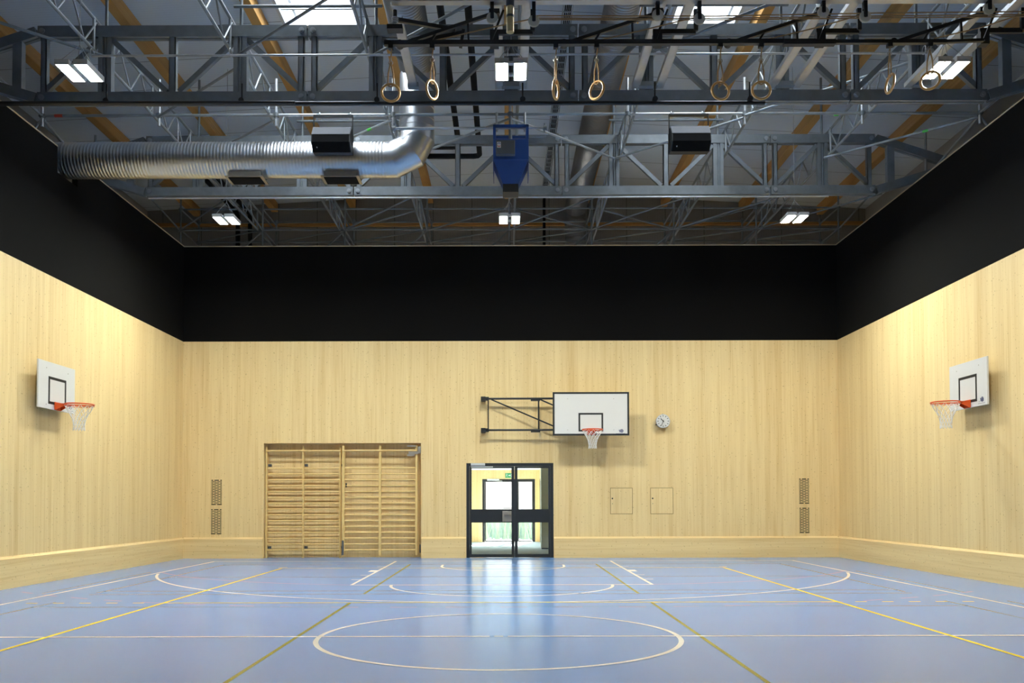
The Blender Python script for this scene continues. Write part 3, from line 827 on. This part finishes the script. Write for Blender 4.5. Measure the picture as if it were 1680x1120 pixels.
# ------------------------------------------------------------------ ducts
def spiral(mb, p, q, R, pitch, depth, n=40, stretch=True):
    """ribbed spiral duct between two points"""
    p = Vector(p); q = Vector(q); Ld = (q - p).length; N = max(2, int(Ld / pitch)); pts = []; rad = []
    for i in range(N):
        for fr, dr in ((0, 0), (.5, 0), (.66, depth), (.84, depth)):
            pts.append(p.lerp(q, (i + fr) / N)); rad.append(R + dr)
    pts.append(q); rad.append(R)
    return mb.path(pts, R, n, rad=rad)
t = thing('spiral_duct', 'large silver spiral duct running left from an elbow to the black wall', 'duct', (-4.5, DUCT_Y, DUCT_Z), 'spiral ducts')
EX = -2.11
spiral(MB(), (-8.6, DUCT_Y, DUCT_Z), (EX, DUCT_Y, DUCT_Z), DUCT_R - .0035, .058, .003).build('duct_run', M['duct'], t)
RXX = -1.585
def mitre(mb, p, q, r, np_, nq, n=40):
    """sleeve between two cutting planes (normals np_, nq)"""
    p = Vector(p); q = Vector(q); d = (q - p).normalized(); a = Vector((0, 1, 0)); b = d.cross(a)
    vs = []
    for c, nn in ((p, Vector(np_)), (q, Vector(nq))):
        for j in range(n):
            th = 2 * PI * j / n; o = a * (math.cos(th) * r) + b * (math.sin(th) * r)
            k = -o.dot(nn) / d.dot(nn)
            vs.append(c + o + d * k)
    return mb.add(vs, [(j, (j + 1) % n, n + (j + 1) % n, n + j) for j in range(n)], 0, True)
pts = [(EX - .01, DUCT_Z), (-1.995, DUCT_Z), (-1.71, DUCT_Z + .145), (RXX, DUCT_Z + .38), (RXX, 8.12)]
dirs = []
for a, c in zip(pts[:-1], pts[1:]):
    v = Vector((c[0] - a[0], 0, c[1] - a[1])).normalized(); dirs.append(v)
nrm = [dirs[0]] + [(dirs[i] + dirs[i + 1]).normalized() for i in range(len(dirs) - 1)] + [dirs[-1]]
for i in range(0, len(dirs)):
    a, c = pts[i], pts[i + 1]
    mitre(MB(), (a[0], DUCT_Y, a[1]), (c[0], DUCT_Y, c[1]), DUCT_R * (.985 if i % 2 else 1.0), nrm[i], nrm[i + 1]).build('elbow_segment', M['duct'], t)
MB().tube((RXX, DUCT_Y, 8.10), (RXX, DUCT_Y, 8.95), .305, 40).build('riser', M['duct'], t)
for z in (7.99, 8.12, 8.33): MB().tube((RXX, DUCT_Y, z - .012), (RXX, DUCT_Y, z + .012), .318, 40).build('collar', M['duct'], t)
for a, c in ((-4.93, -4.27), (-3.25, -2.58)):
    MB().box(a, c, 15.40, 15.80, 7.045, 7.062).box(a + .05, c - .05, 15.45, 15.75, 7.06, 7.16).build('grille_frame', M['steel'], t)
    MB().box(a + .05, c - .05, 15.43, 15.77, 7.036, 7.046).build('grille_mesh', M['foam'], t)
# ceiling run toward the viewer
spiral(MB(), (RXX, DUCT_Y + .3, 9.13), (RXX, 8.6, 9.13), .31, .075, .009).build('duct_run', M['duct2'], t)
for x in (-5.85, -3.95):
    MB().tube((x, DUCT_Y, DUCT_Z + .3), (x, DUCT_Y, 8.1), .008, 6).build('suspension_rod', M['galv_light'], t)
t = thing('spiral_duct', 'dull grey spiral duct under the roof right of centre, running to the back', 'duct', (1.95, 18, 9.55), 'spiral ducts')
spiral(MB(), (1.95, 8.6, 9.6), (1.95, 24.9, 9.6), .30, .08, .009).build('duct_run', M['duct2'], t)
MB().tube((1.95, 24.85, 9.6), (1.95, 24.85, 9.25), .30, 32).build('elbow_segment', M['duct2'], t)
spiral(MB(), (1.95, 24.85, 9.25), (1.95, 24.85, 5.8), .29, .09, .009).build('riser', M['duct2'], t)

# black insulated pipes
M['pipe'] = plain('pipe_insulation', rgb(22, 22, 23), .8, 0, .2, .1, 10)
for x, ye, xl, nm in ((-1.08, 20.2, -7.6, 'left'), (-.62, 20.75, -7.25, 'right')):
    o = MB().path([(x, 8.6, 9.5), (x, ye - .12, 9.5), (x - .04, ye - .03, 9.5), (x - .14, ye, 9.5), (xl + .14, ye, 9.5), (xl + .04, ye + .03, 9.5), (xl, ye + .14, 9.5), (xl, 24.8, 9.5), (xl, 24.9, 9.45), (xl, 24.92, 9.3), (xl, 24.92, 5.8)], .062, 12).build('insulated_pipe', M['pipe'])
    tag(o, 'black insulated pipe under the roof, %s of the two parallel ones' % nm, 'pipe', 'insulated pipes')

# cable ladder with junction box
t = thing('cable_ladder', 'narrow cable ladder under the roof just right of centre', 'cable tray', (1.05, 16, 9.730))
for x in (.98, 1.14): MB().box(x - .012, x + .012, 8.6, 24.2, 9.700, 9.760).build('rail', M['galv'], t)
y = 8.7
while y < 24:
    MB().box(.98, 1.14, y, y + .03, 9.705, 9.720).build('rung', M['galv'], t); y += .25
mb = MB()
for k in range(4): mb.path([(1.01 + .03 * k, 8.6, 9.745), (1.02 + .03 * k, 16, 9.740), (1.01 + .03 * k, 24.2, 9.745)], .011, 6)
mb.build('cables', M['foam'], t)
mb = MB().path([(1.05, 24.1, 9.730), (1.05, 24.3, 9.630), (1.05, 24.35, 8.4), (1.0, 24.3, 8.25), (.85, 24.2, 8.3)], .04, 8); mb.build('cable_drop', M['foam'], t)
o = MB().box(.98, 1.20, 19.94, 20.06, 9.53, 9.699).build('junction_box', M['ltgrey']); bevel(o, .01)
tag(o, 'small pale junction box hanging on the cable ladder', 'box')

# ------------------------------------------------------------------ basketball hoops
def net(mb, c, R, depth, rb, n=12):
    cx, cy, cz = c; lev = 6
    prof = [(0, R), (.16, R * .88), (.34, R * .66), (.52, R * .5), (.68, R * .42), (.84, R * .40), (1, R * .42)]
    def P(k, a):
        fz, rr = prof[k]; th = 2 * PI * a / n
        return (cx + rr * math.cos(th), cy + rr * math.sin(th), cz - depth * fz)
    for k in range(lev):
        for i in range(n):
            o = .5 * (k % 2)
            mb.tube(P(k, i + o), P(k + 1, i + o + .5), rb, 5); mb.tube(P(k, i + o), P(k + 1, i + o - .5), rb, 5)
def hoop(t, c, wall_dir):
    """rim, bracket, net; wall_dir = unit vector from rim centre to the board, board at distance .375"""
    c = Vector(c); d = Vector(wall_dir); a = Vector((-d.y, d.x, 0))
    mb0 = MB().torus(c, .233, .011, (1, 0, 0), (0, 1, 0), 48, 10).torus(c - Vector((0, 0, .028)), .232, .005, (1, 0, 0), (0, 1, 0), 48, 6)
    rim = mb0.build('rim', M['orange'], t)
    mb = MB()
    b0 = c + d * .365
    mb.bar(b0 + Vector((0, 0, .035)), b0 + Vector((0, 0, -.10)), .20, .012, d)
    for s in (-1, 1):
        p = [b0 + a * (s * .09) + Vector((0, 0, .02)), c + d * .215 + a * (s * .07) + Vector((0, 0, .012)), c + d * .225 + a * (s * .07) + Vector((0, 0, -.03)), b0 + a * (s * .09) + Vector((0, 0, -.10))]
        q = [v + a * (s * .006) for v in p]
        mb.add(p + q, [(0, 1, 2, 3), (7, 6, 5, 4), (0, 4, 5, 1), (1, 5, 6, 2), (2, 6, 7, 3), (3, 7, 4, 0)])
    mb.bar(b0 + Vector((0, 0, .014)), c + d * .22 + Vector((0, 0, .008)), .18, .008)
    mb.build('rim_bracket', M['orange'], rim)
    mb = MB(); net(mb, c - Vector((0, 0, .02)), .225, .42, .0045); mb.build('net', M['net'], rim)
def frame_rect(mb, x0, x1, z0, z1, wd, y0, y1, axis='y'):
    for a, b_, c, d in ((x0, x1, z0, z0 + wd), (x0, x1, z1 - wd, z1), (x0, x0 + wd, z0 + wd, z1 - wd), (x1 - wd, x1, z0 + wd, z1 - wd)):
        if axis == 'y': mb.box(a, b_, y0, y1, c, d)
        else: mb.box(y0, y1, a, b_, c, d)
def logo(mb, P):
    """small round mark; P(u,v) gives a 3D point"""
    n = 16
    for r0, r1 in ((.034, .042),):
        for i in range(n):
            t0, t1 = 2 * PI * i / n, 2 * PI * (i + 1) / n
            mb.quad(P(r0 * math.cos(t0), r0 * math.sin(t0)), P(r1 * math.cos(t0), r1 * math.sin(t0)), P(r1 * math.cos(t1), r1 * math.sin(t1)), P(r0 * math.cos(t1), r0 * math.sin(t1)))
    for u, v, w_, h_ in ((0, 0, .006, .035), (-.017, 0, .005, .03), (.017, 0, .005, .03), (0, 0, .035, .005), (-.055, .012, .010, .014), (-.048, -.02, .008, .01)):
        mb.quad(P(u - w_, v - h_), P(u + w_, v - h_), P(u + w_, v + h_), P(u - w_, v + h_))
    for k in range(8):
        u = -.13 + k * .027; mb.quad(P(u, -.066), P(u + .018, -.066), P(u + .018, -.058), P(u, -.058))

BY = 20.75
t = thing('basketball_hoop', 'wide white backboard with black border on a swing frame above the door', 'basketball hoop', (1.978, BY, 2.89), 'basketball hoops')
x0, x1, z0, z1 = 1.083, 2.872, 2.889, 3.907
bd = bevel(MB().box(x0 + .01, x1 - .01, BY, BY + .03, z0 + .01, z1 - .01).build('backboard', M['white'], t), .003)
mb = MB(); frame_rect(mb, x0, x1, z0, z1, .042, BY - .006, BY + .036); mb.build('border', M['black'], bd)
mb = MB(); frame_rect(mb, 1.685, 2.263, 2.982, 3.417, .04, BY - .003, BY + .001); mb.build('target_square', M['black'], bd)
mb = MB(); logo(mb, lambda u, v: (2.695 + u, BY - .002, 2.995 + v)); mb.build('emblem', M['navy'], bd)
hoop(t, (1.975, BY - .375, 3.0), (0, 1, 0))
mb = MB()
for x, z in ((1.43, 3.75), (2.51, 3.75), (1.43, 3.02), (2.51, 3.02)): mb.disc((x, BY - .002, z), .01, .006, 'y', 10)
mb.build('bolt', M['steel'], bd)
ya = 21.12
for z, ex in ((3.80, 0), (3.05, 0)):
    MB().tube((-.56, ya, z), (2.55, ya - .05, z), .024, 12).build('arm', M['blackm'], t)
    mb = MB().box(-.60, -.42, ya - .04, ya + .04, z - .045, z - .015); mb.box(-.60, -.42, ya - .04, ya + .04, z + .015, z + .04); mb.box(-.61, -.5, ya - .03, YB, z - .05, z + .05)
    mb.build('wall_bracket', M['black'], t)
    MB().box(.58, .80, ya - .04, ya + .05, z - .055, z - .02).build('hinge_plate', M['black'], t)
    for x in (1.5, 2.4): MB().bar((x, ya - .04, z), (x, BY + .03, z), .05, .05).build('mounting_arm', M['blackm'], t)
    MB().bar((2.5, ya - .04, z), (2.5, YB, z), .05, .05).build('wall_stay', M['blackm'], t)
MB().tube((-.435, ya, 3.05), (-.435, ya, 3.8), .014, 10).build('upright', M['blackm'], t)
MB().tube((.765, ya, 3.05), (.765, ya, 3.8), .019, 10).build('upright', M['blackm'], t)
MB().tube((-.36, ya, 3.78), (1.6, ya - .03, 2.93), .018, 10).build('brace', M['blackm'], t)
MB().tube((.80, ya, 3.78), (1.6, ya - .03, 3.42), .018, 10).build('brace', M['blackm'], t)

def side_hoop(side, label):
    s = -1 if side == 'left' else 1
    wallx = XL if s < 0 else XR
    bx = wallx - s * .18
    y0, y1 = (14.38, 15.60) if s < 0 else (14.36, 15.58)
    z0, z1 = 2.90, 3.685
    yc = (y0 + y1) / 2
    t = thing('basketball_hoop', label, 'basketball hoop', (bx, yc, z0), 'basketball hoops')
    fx = bx - s * .015
    bd = bevel(MB().box(min(bx - s * .015, bx + s * .015), max(bx - s * .015, bx + s * .015), y0, y1, z0, z1).build('backboard', M['white'], t), .004)
    mb = MB(); frame_rect(mb, yc - .295, yc + .295, z0 + .085, z0 + .545, .045, min(fx, fx - s * .003), max(fx, fx - s * .003), 'x'); mb.build('target_square', M['black'], bd)
    lg = MB(); ly = y0 + .15 if s > 0 else y1 - .15
    logo(lg, lambda u, v: (fx - s * .002, ly + (-s) * u, z0 + .1 + v)); lg.build('emblem', M['navy'], bd)
    mb = MB()
    for y, z in ((y0 + .25, z1 - .11), (y1 - .25, z1 - .11), (y0 + .25, z0 + .07), (y1 - .25, z0 + .07)): mb.disc((fx, y, z), .01, .006, 'x', 10)
    mb.build('bolt', M['steel'], bd)
    hoop(t, (bx - s * .39, yc, 3.0), (s, 0, 0))
    mb = MB()
    wx = wallx - s * .004
    for y in (y0 + .4, y1 - .4): mb.box(min(bx, wx), max(bx, wx), y - .05, y + .05, z0 + .05, z0 + .2); mb.box(min(bx, wx), max(bx, wx), y - .05, y + .05, z1 - .3, z1 - .1)
    mb.build('spacer', M['blackm'], t)
side_hoop('left', 'small white backboard with orange rim on the left wall')
side_hoop('right', 'small white backboard with orange rim on the right wall')

# ------------------------------------------------------------------ wall clock
cx, cz = 3.745, 3.262; cy = 21.20
t = thing('wall_clock', 'round white wall clock right of the wide backboard', 'clock', (cx, cy, cz))
mb = MB().disc((cx, cy + .055, cz), .158, .11, 'y', 48); mb.build('case', M['ltgrey'], t)
MB().torus((cx, cy, cz), .156, .010, (1, 0, 0), (0, 0, 1), 48, 8).build('bezel', M['ltgrey'], t)
dial = MB().disc((cx, cy - .002, cz), .148, .004, 'y', 48).build('dial', M['white'], t)
mb = MB()
for k in range(12):
    a = 2 * PI * k / 12; r0, r1 = (.108, .138)
    mb.bar((cx + r0 * math.sin(a), cy - .006, cz + r0 * math.cos(a)), (cx + r1 * math.sin(a), cy - .006, cz + r1 * math.cos(a)), .014, .003, (0, 1, 0))
mb.build('hour_marks', M['black'], dial)
def hand(a, l, wd, nm):
    MB().bar((cx - .03 * math.sin(a), cy - .010, cz - .03 * math.cos(a)), (cx + l * math.sin(a), cy - .010, cz + l * math.cos(a)), wd, .003, (0, 1, 0)).build(nm, M['black'], t)
hand(2 * PI * (10.55 / 12), .085, .016, 'hour_hand'); hand(2 * PI * (33.5 / 60), .125, .010, 'minute_hand')
mb = MB()
for a in (.98 * PI * 2 / 3, -.98 * PI * 2 / 3, 0):
    mb.box(cx + .165 * math.sin(a) - .012, cx + .165 * math.sin(a) + .012, cy + .03, YB, cz + .165 * math.cos(a) - .012, cz + .165 * math.cos(a) + .012)
mb.build('mounting_lug', M['grey'], t)

# ------------------------------------------------------------------ wall vents
def vent(x0, x1, z0, z1, label):
    t = thing('wall_vent', label, 'vent', ((x0 + x1) / 2, YB, z0), 'slotted wall vents')
    MB().box(x0, x1, YB - .002, YB - .0004, z0, z1).build('opening', M['foam'], t)
    mb = MB(); rows = 20; p = (z1 - z0) / rows; w_ = x1 - x0; yb0, yb1 = YB - .006, YB - .002
    for k in range(1, rows): mb.box(x0 - .004, x1 + .004, yb0, yb1, z0 + k * p - .0075, z0 + k * p + .0075)
    for k in range(rows):
        for fx_ in ((.22, .78) if k % 2 else (.5,)):
            mb.box(x0 + w_ * fx_ - .015, x0 + w_ * fx_ + .015, yb0, yb1, z0 + k * p, z0 + (k + 1) * p)
    mb.build('lattice', M['wood_v'], t)
vent(-7.106, -6.855, 1.283, 1.885, 'upper slotted vent low on the back wall at the left corner')
vent(-7.110, -6.860, .58, 1.18, 'lower slotted vent just above the plinth at the left corner')
vent(7.028, 7.263, 1.282, 1.885, 'upper slotted vent low on the back wall at the right corner')
vent(7.028, 7.263, .58, 1.182, 'lower slotted vent just above the plinth at the right corner')

# access hatches
for x0, x1, lab in ((2.487, 3.025, 'flush square wooden hatch in the back wall, the one nearer the door'), (3.454, 4.0, 'flush square wooden hatch in the back wall, the one farther from the door')):
    z0, z1 = 1.041, 1.672
    t = thing('access_hatch', lab, 'hatch', ((x0 + x1) / 2, YB, z0), 'flush wall hatches')
    M.setdefault('gap', plain('shadow_gap', rgb(104, 82, 50), .9, 0, .1, .05))
    MB().box(x0, x1, YB - .0012, YB - .0003, z0, z1).build('joint', M['gap'], t)
    MB().box(x0 + .01, x1 - .01, YB - .003, YB - .0011, z0 + .01, z1 - .01).build('panel', M['wood_v'], t)
    MB().disc((x0 + .052, YB - .004, z0 + .375), .019, .006, 'y', 16).build('lock', M['black'], t)
    MB().disc((x0 + .055, YB - .0035, z0 + .25), .009, .004, 'y', 12).build('keyhole', M['grey'], t)

# ------------------------------------------------------------------ wall bars in the recess
def wall_bars(xs, wd, label, right=False):
    x0, x1 = xs[0], xs[-1]; yf = 21.46 if not right else 21.40
    t = thing('wall_bars', label, 'wall bars', ((x0 + x1) / 2, yf, 0), 'wall bar units')
    for x in xs:
        o = MB().box(x - wd / 2, x + wd / 2, yf, yf + .10, .06 if right else .07, 2.70).build('upright', M['bars'], t); bevel(o, .006)
    for x in (xs if not right else []):
        MB().box(x - .02, x + .02, yf + .02, yf + .09, 0, .075).build('foot', M['bars'], t)
    for k in range(16):
        z = 2.585 if k == 15 else .185 + k * .1412
        y = yf - .005 if k == 15 else yf + .05
        pts = [(x0 - .01, y, z), (x1 + .01, y, z)]
        mb = MB(); n = 12
        poly = [(y + .017 * math.cos(2 * PI * j / n), z + .022 * math.sin(2 * PI * j / n)) for j in range(n)]
        mb.prism(poly, 'x', x0 - .01, x1 + .01, 0, True); mb.build('rung', M['bars'], t)
    if not right:
        for x in xs:
            for z in (2.24, .25):
                MB().box(x + .02, x + .07, yf + .08, 21.70, z - .02, z + .02).box(x + .0, x + .10, yf + .095, yf + .105, z - .03, z + .03).build('wall_fixing', M['grey'], t)
    else:
        mb = MB().box(-2.36, -2.12, yf - .03, yf - .005, 2.50, 2.56); mb.box(-2.14, -2.07, yf - .045, yf + .1, 2.52, 2.68)
        mb.box(-2.40, -2.18, yf - .03, yf - .005, 2.67, 2.71); mb.box(-2.40, -2.22, yf - .03, yf - .01, 2.45, 2.50); mb.disc((-2.28, yf - .035, 2.69), .025, .03, 'y', 12)
        mb.build('hinge', M['steel'], t, label='steel hinge bracket')
        MB().box(-2.10, -2.07, yf - .01, yf + .08, .12, .32).build('latch', M['grey'], t)
        MB().box(x0 - .03, x0 + .015, yf - .02, yf, .07, .42).build('foot_bolt', M['grey'], t)
        MB().tube((x0 + .06, yf + .05, 1.70), (x0 + .06, yf + .05, 1.80), .02, 10).build('stop', M['black'], t)
wall_bars((-5.815, -4.93, -4.03), .038, 'left wooden wall bar unit in the recess, fixed to the back')
wall_bars((-3.94, -3.058, -2.178), .056, 'right wooden wall bar unit in the recess, with steel hinge', True)

# ------------------------------------------------------------------ double glazed door and the corridor behind it
def double_door(name, x0, x1, z1, y, gl, gr, zt, zb, midz, fw, far=False):
    """gl, gr: x ranges of the glazing; zt/zb: (z0,z1) of upper and lower glazing"""
    d = struct_root(name, ((x0 + x1) / 2, y, 0)); d['label'] = 'black double door with glass panes'
    xm = (gl[1] + gr[0]) / 2
    mb = MB(); mb.box(x0, x0 + fw, y, y + .09, 0, z1); mb.box(x1 - fw, x1, y, y + .09, 0, z1); mb.box(x0 + fw, x1 - fw, y, y + .09, z1 - fw, z1)
    mb.build('frame', M['door'], d)
    for (a, c, g, nm) in ((x0 + fw + .004, xm - .003, gl, 'left'), (xm + .003, x1 - fw - .004, gr, 'right')):
        lf = MB(); ya, yb_ = y + .012, y + .072
        lf.box(a, g[0], ya, yb_, .008, z1 - fw - .004); lf.box(g[1], c, ya, yb_, .008, z1 - fw - .004)
        lf.box(g[0], g[1], ya, yb_, .008, zb[0]); lf.box(g[0], g[1], ya, yb_, zt[1], z1 - fw - .004)
        if midz: lf.box(g[0], g[1], ya, yb_, zb[1], zt[0])
        leaf = lf.build('leaf', M['door'], d)
        for zz in ((zt, zb) if midz else (((zb[0], zt[1])),)):
            MB().box(g[0] - .004, g[1] + .004, y + .036, y + .046, zz[0] - .004, zz[1] + .004).build('glass_pane', M['glass'], leaf)
    return d
d1 = double_door('door_1', -.97, 1.124, 2.274, YB + .005, (-.845, .115), (.261, 1.002), (1.163, 2.152), (.085, .844), True, .075)
leafL = [c for c in d1.children if c.name.startswith('leaf')][0]
y = YB + .017
bevel(MB().box(-.104, .114, y - .008, y, .866, 1.121).build('handle_plate', M['steel'], leafL), .006)
MB().box(-.06, .10, y - .06, y - .04, 1.0, 1.03).box(-.055, -.035, y - .05, y, 1.0, 1.03).box(.08, .1, y - .05, y, 1.0, 1.03).build('handle', M['chrome'], leafL)
MB().box(-.06, .10, y - .012, y - .008, 1.135, 1.155).build('label_strip', M['black'], leafL)
bevel(MB().box(-.86, -.52, YB - .05, YB + .005, 2.212, 2.27).build('door_closer', M['ltgrey'], d1), .006)
MB().bar((-.855, YB - .02, 2.182), (-.33, YB - .02, 2.182), .025, .024).build('closer_arm', M['ltgrey'], d1)

CY1 = 29.9
struct(MB().box(-2.2, 2.2, 21.5, CY1 + .2, -.12, -.002).build('floor_corridor', M['carpet']))
struct(MB().box(-2.2, 2.2, 21.8, CY1 + .3, 2.42, 2.6).build('ceiling_corridor', M['plaster']))
struct(MB().box(-1.75, -1.6, 21.8, 25.9, 0, 2.42).box(-1.75, -1.6, 29.5, CY1, 0, 2.42).box(-1.75, -1.6, 25.9, 29.5, 0, .12).box(-1.75, -1.6, 25.9, 29.5, 2.3, 2.42).build('wall_corridor_left', M['wood_v']))
w2 = struct_root('window_added', (-1.68, 27.7, 0)); w2['label'] = 'unseen corridor side window added for daylight'  # out of view, added only to bring daylight into the corridor
mb = MB()
for a, c, z0, z1 in ((25.9, 25.96, .12, 2.3), (29.44, 29.5, .12, 2.3), (25.96, 29.44, .12, .18), (25.96, 29.44, 2.24, 2.3)): mb.box(-1.72, -1.64, a, c, z0, z1)
mb.build('frame', M['door'], w2); MB().box(-1.685, -1.675, 25.95, 29.45, .17, 2.25).build('glass_pane', M['glass'], w2)
mb = MB().box(1.9, 2.05, 21.8, 25.3, 0, 2.42).box(1.1, 2.05, 25.75, 26.0, 0, 2.42).box(1.1, 1.25, 26.0, CY1, 2.12, 2.42).box(1.1, 1.25, 29.75, CY1, 0, 2.12)
struct(mb.build('wall_corridor_right', M['wood_v']))
mb = MB().box(-2.2, -.83, CY1, CY1 + .2, 0, 2.42).box(.96, 2.2, CY1, CY1 + .2, 0, 2.42).box(-.83, .96, CY1, CY1 + .2, 2.117, 2.42)
struct(mb.build('wall_corridor_back', M['wood_v']))
d2 = double_door('door_2', -.825, .955, 2.115, CY1, (-.70, .18), (.405, .85), (1.2, 2.04), (.05, 1.1), False, .09)
MB().bar((-.56, CY1 - .03, 2.09), (-.15, CY1 - .03, 2.04), .05, .05).build('closer_arm', M['chrome'], d2)
bevel(MB().box(-.66, -.25, CY1 - .06, CY1, 2.06, 2.12).build('door_closer', M['ltgrey'], d2), .006)
MB().tube((-.12, CY1 - .05, 1.14), (.16, CY1 - .05, 1.14), .016, 10).box(-.1, -.08, CY1 - .05, CY1 + .02, 1.13, 1.15).box(.13, .15, CY1 - .05, CY1 + .02, 1.13, 1.15).build('push_bar', M['black'], d2)
w1 = struct_root('window_1', (1.15, 28.8, 0)); w1['label'] = 'corridor side window widened for more daylight'  # only a slit is visible; glazing made wider to brighten the corridor
mb = MB()
for a, c, z0, z1 in ((26.0, 26.06, 0, 2.12), (29.69, 29.75, 0, 2.12), (26.06, 29.69, 0, .06), (26.06, 29.69, 2.06, 2.12), (27.85, 27.9, .06, 2.06)): mb.box(1.11, 1.17, a, c, z0, z1)
mb.build('frame', M['door'], w1); MB().box(1.135, 1.145, 26.05, 29.7, .05, 2.07).build('glass_pane', M['glass'], w1)
t = thing('tall_cabinet', 'tall grey-green cabinet in the corridor, seen through the right door pane', 'cabinet', (1.43, 25.5, 0))
bevel(MB().box(.975, 1.88, 25.28, 25.72, .03, 2.40).build('body', M['cabinet'], t), .005)
MB().box(.985, 1.42, 25.26, 25.28, .06, 2.38).box(1.43, 1.87, 25.26, 25.28, .06, 2.38).build('door', M['cabinet'], t)
MB().box(.99, 1.87, 25.32, 25.70, 0, .03).build('plinth', M['black'], t)
# exit sign
t = thing('exit_sign', 'green running man exit sign above the corridor door', 'sign', (.09, CY1 - .03, 2.16))
pn = MB().box(-.046, .221, CY1 - .02, CY1 - .002, 2.155, 2.312).build('panel', M['green'], t)
mb = MB(); ys = CY1 - .022
mb.box(.145, .205, ys, ys + .001, 2.175, 2.295)
mb.disc((-.0, ys, 2.288), .012, .002, 'y', 12)
for p, q, wd in (((.0, 2.272), (-.012, 2.232), .018), ((-.012, 2.234), (.012, 2.206), .011), ((.012, 2.206), (.006, 2.176), .010), ((-.012, 2.234), (-.03, 2.205), .011), ((-.03, 2.205), (-.042, 2.2), .009), ((.0, 2.268), (.026, 2.254), .008), ((-.002, 2.268), (-.024, 2.25), .008)):
    mb.bar((p[0] + .01, ys, p[1]), (q[0] + .01, ys, q[1]), wd, .002, (0, 1, 0))
mb.add([(.06, ys, 2.25), (.06, ys, 2.22), (.10, ys, 2.22), (.10, ys, 2.25), (.10, ys, 2.27), (.135, ys, 2.235), (.10, ys, 2.2)], [(0, 1, 2, 3), (4, 6, 5)])
mb.build('pictogram', M['white'], pn)

# ------------------------------------------------------------------ outdoors beyond the corridor door
struct(MB().box(-40, 40, CY1 + .2, 80, -.3, -.02).build('ground', M['grass']))
struct(MB().box(-3, 3, CY1 + .2, 31.6, -.02, -.005).build('ground_path', M['concrete']))
struct(MB().box(-14, 14, 41, 41.5, -.05, 5.0).build('wall_garden', M['pink']))
gr = MB()
for i in range(2600):
    x = random.uniform(-6, 7); yy = random.uniform(31.8, 36.5); h = random.uniform(.5, 1.15); w_ = random.uniform(.012, .03)
    lx = random.uniform(-.25, .25); ly = random.uniform(-.2, .2)
    gr.add([(x - w_, yy, -.02), (x + w_, yy, -.02), (x + lx * .5 + w_ * .7, yy + ly * .5, h * .6), (x + lx * .5 - w_ * .7, yy + ly * .5, h * .6), (x + lx, yy + ly, h)], [(0, 1, 2, 3), (3, 2, 4)])
o = gr.build('tall_grass', M['grass']); tag(o, 'tall pale green grass outside the corridor door', 'grass', kind='stuff')

# ------------------------------------------------------------------ daylight
wd = bpy.data.worlds.new('sky'); scene.world = wd; wd.use_nodes = True
bg = wd.node_tree.nodes['Background']; bg.inputs[0].default_value = (.80, .90, 1, 1); bg.inputs[1].default_value = 10
sun = bpy.data.lights.new('sun', 'SUN'); sun.energy = 95; sun.angle = .01; sun.color = (1, .95, .86)
so = bpy.data.objects.new('sun', sun); COL.objects.link(so)
so.rotation_euler = (Vector((-.18, -1, -.72))).to_track_quat('-Z', 'Y').to_euler()
so.location = (4, 50, 30)

# ------------------------------------------------------------------ camera
cam = bpy.data.cameras.new('camera'); co = bpy.data.objects.new('camera', cam); COL.objects.link(co)
FPX, PX, PY = 1456.61, 827.9, 783.27
cam.sensor_fit = 'HORIZONTAL'; cam.sensor_width = 36.0; cam.lens = FPX * 36.0 / 1680
cam.shift_x = (840 - PX) / 1680; cam.shift_y = (PY - 560) / 1680
cam.clip_start = .05; cam.clip_end = 300
yaw, pitch, roll = -.0023, .0279, .0022
def Rx(a): return Matrix(((1, 0, 0), (0, math.cos(a), math.sin(a)), (0, -math.sin(a), math.cos(a))))
def Ry(a): return Matrix(((math.cos(a), 0, -math.sin(a)), (0, 1, 0), (math.sin(a), 0, math.cos(a))))
def Rz(a): return Matrix(((math.cos(a), math.sin(a), 0), (-math.sin(a), math.cos(a), 0), (0, 0, 1)))
A = Matrix(((1, 0, 0), (0, 0, -1), (0, 1, 0)))
Rw = Rz(roll) @ Rx(pitch) @ Ry(yaw) @ A             # world -> (right, down, forward)
right, down, fwd = Vector(Rw[0]), Vector(Rw[1]), Vector(Rw[2])
m = Matrix((right, -down, -fwd)).transposed().to_4x4(); m.translation = Vector((0, 0, 1.327))
co.matrix_world = m
scene.camera = co

vs = scene.view_settings
vs.view_transform = 'Standard'; vs.look = 'None'; vs.exposure = 0.13; vs.gamma = 1.0; vs.use_curve_mapping = False
scene.cycles.use_denoising = True
scene.cycles.max_bounces = 10; scene.cycles.diffuse_bounces = 5; scene.cycles.glossy_bounces = 4; scene.cycles.transparent_max_bounces = 12
scene.cycles.sample_clamp_indirect = 8.0
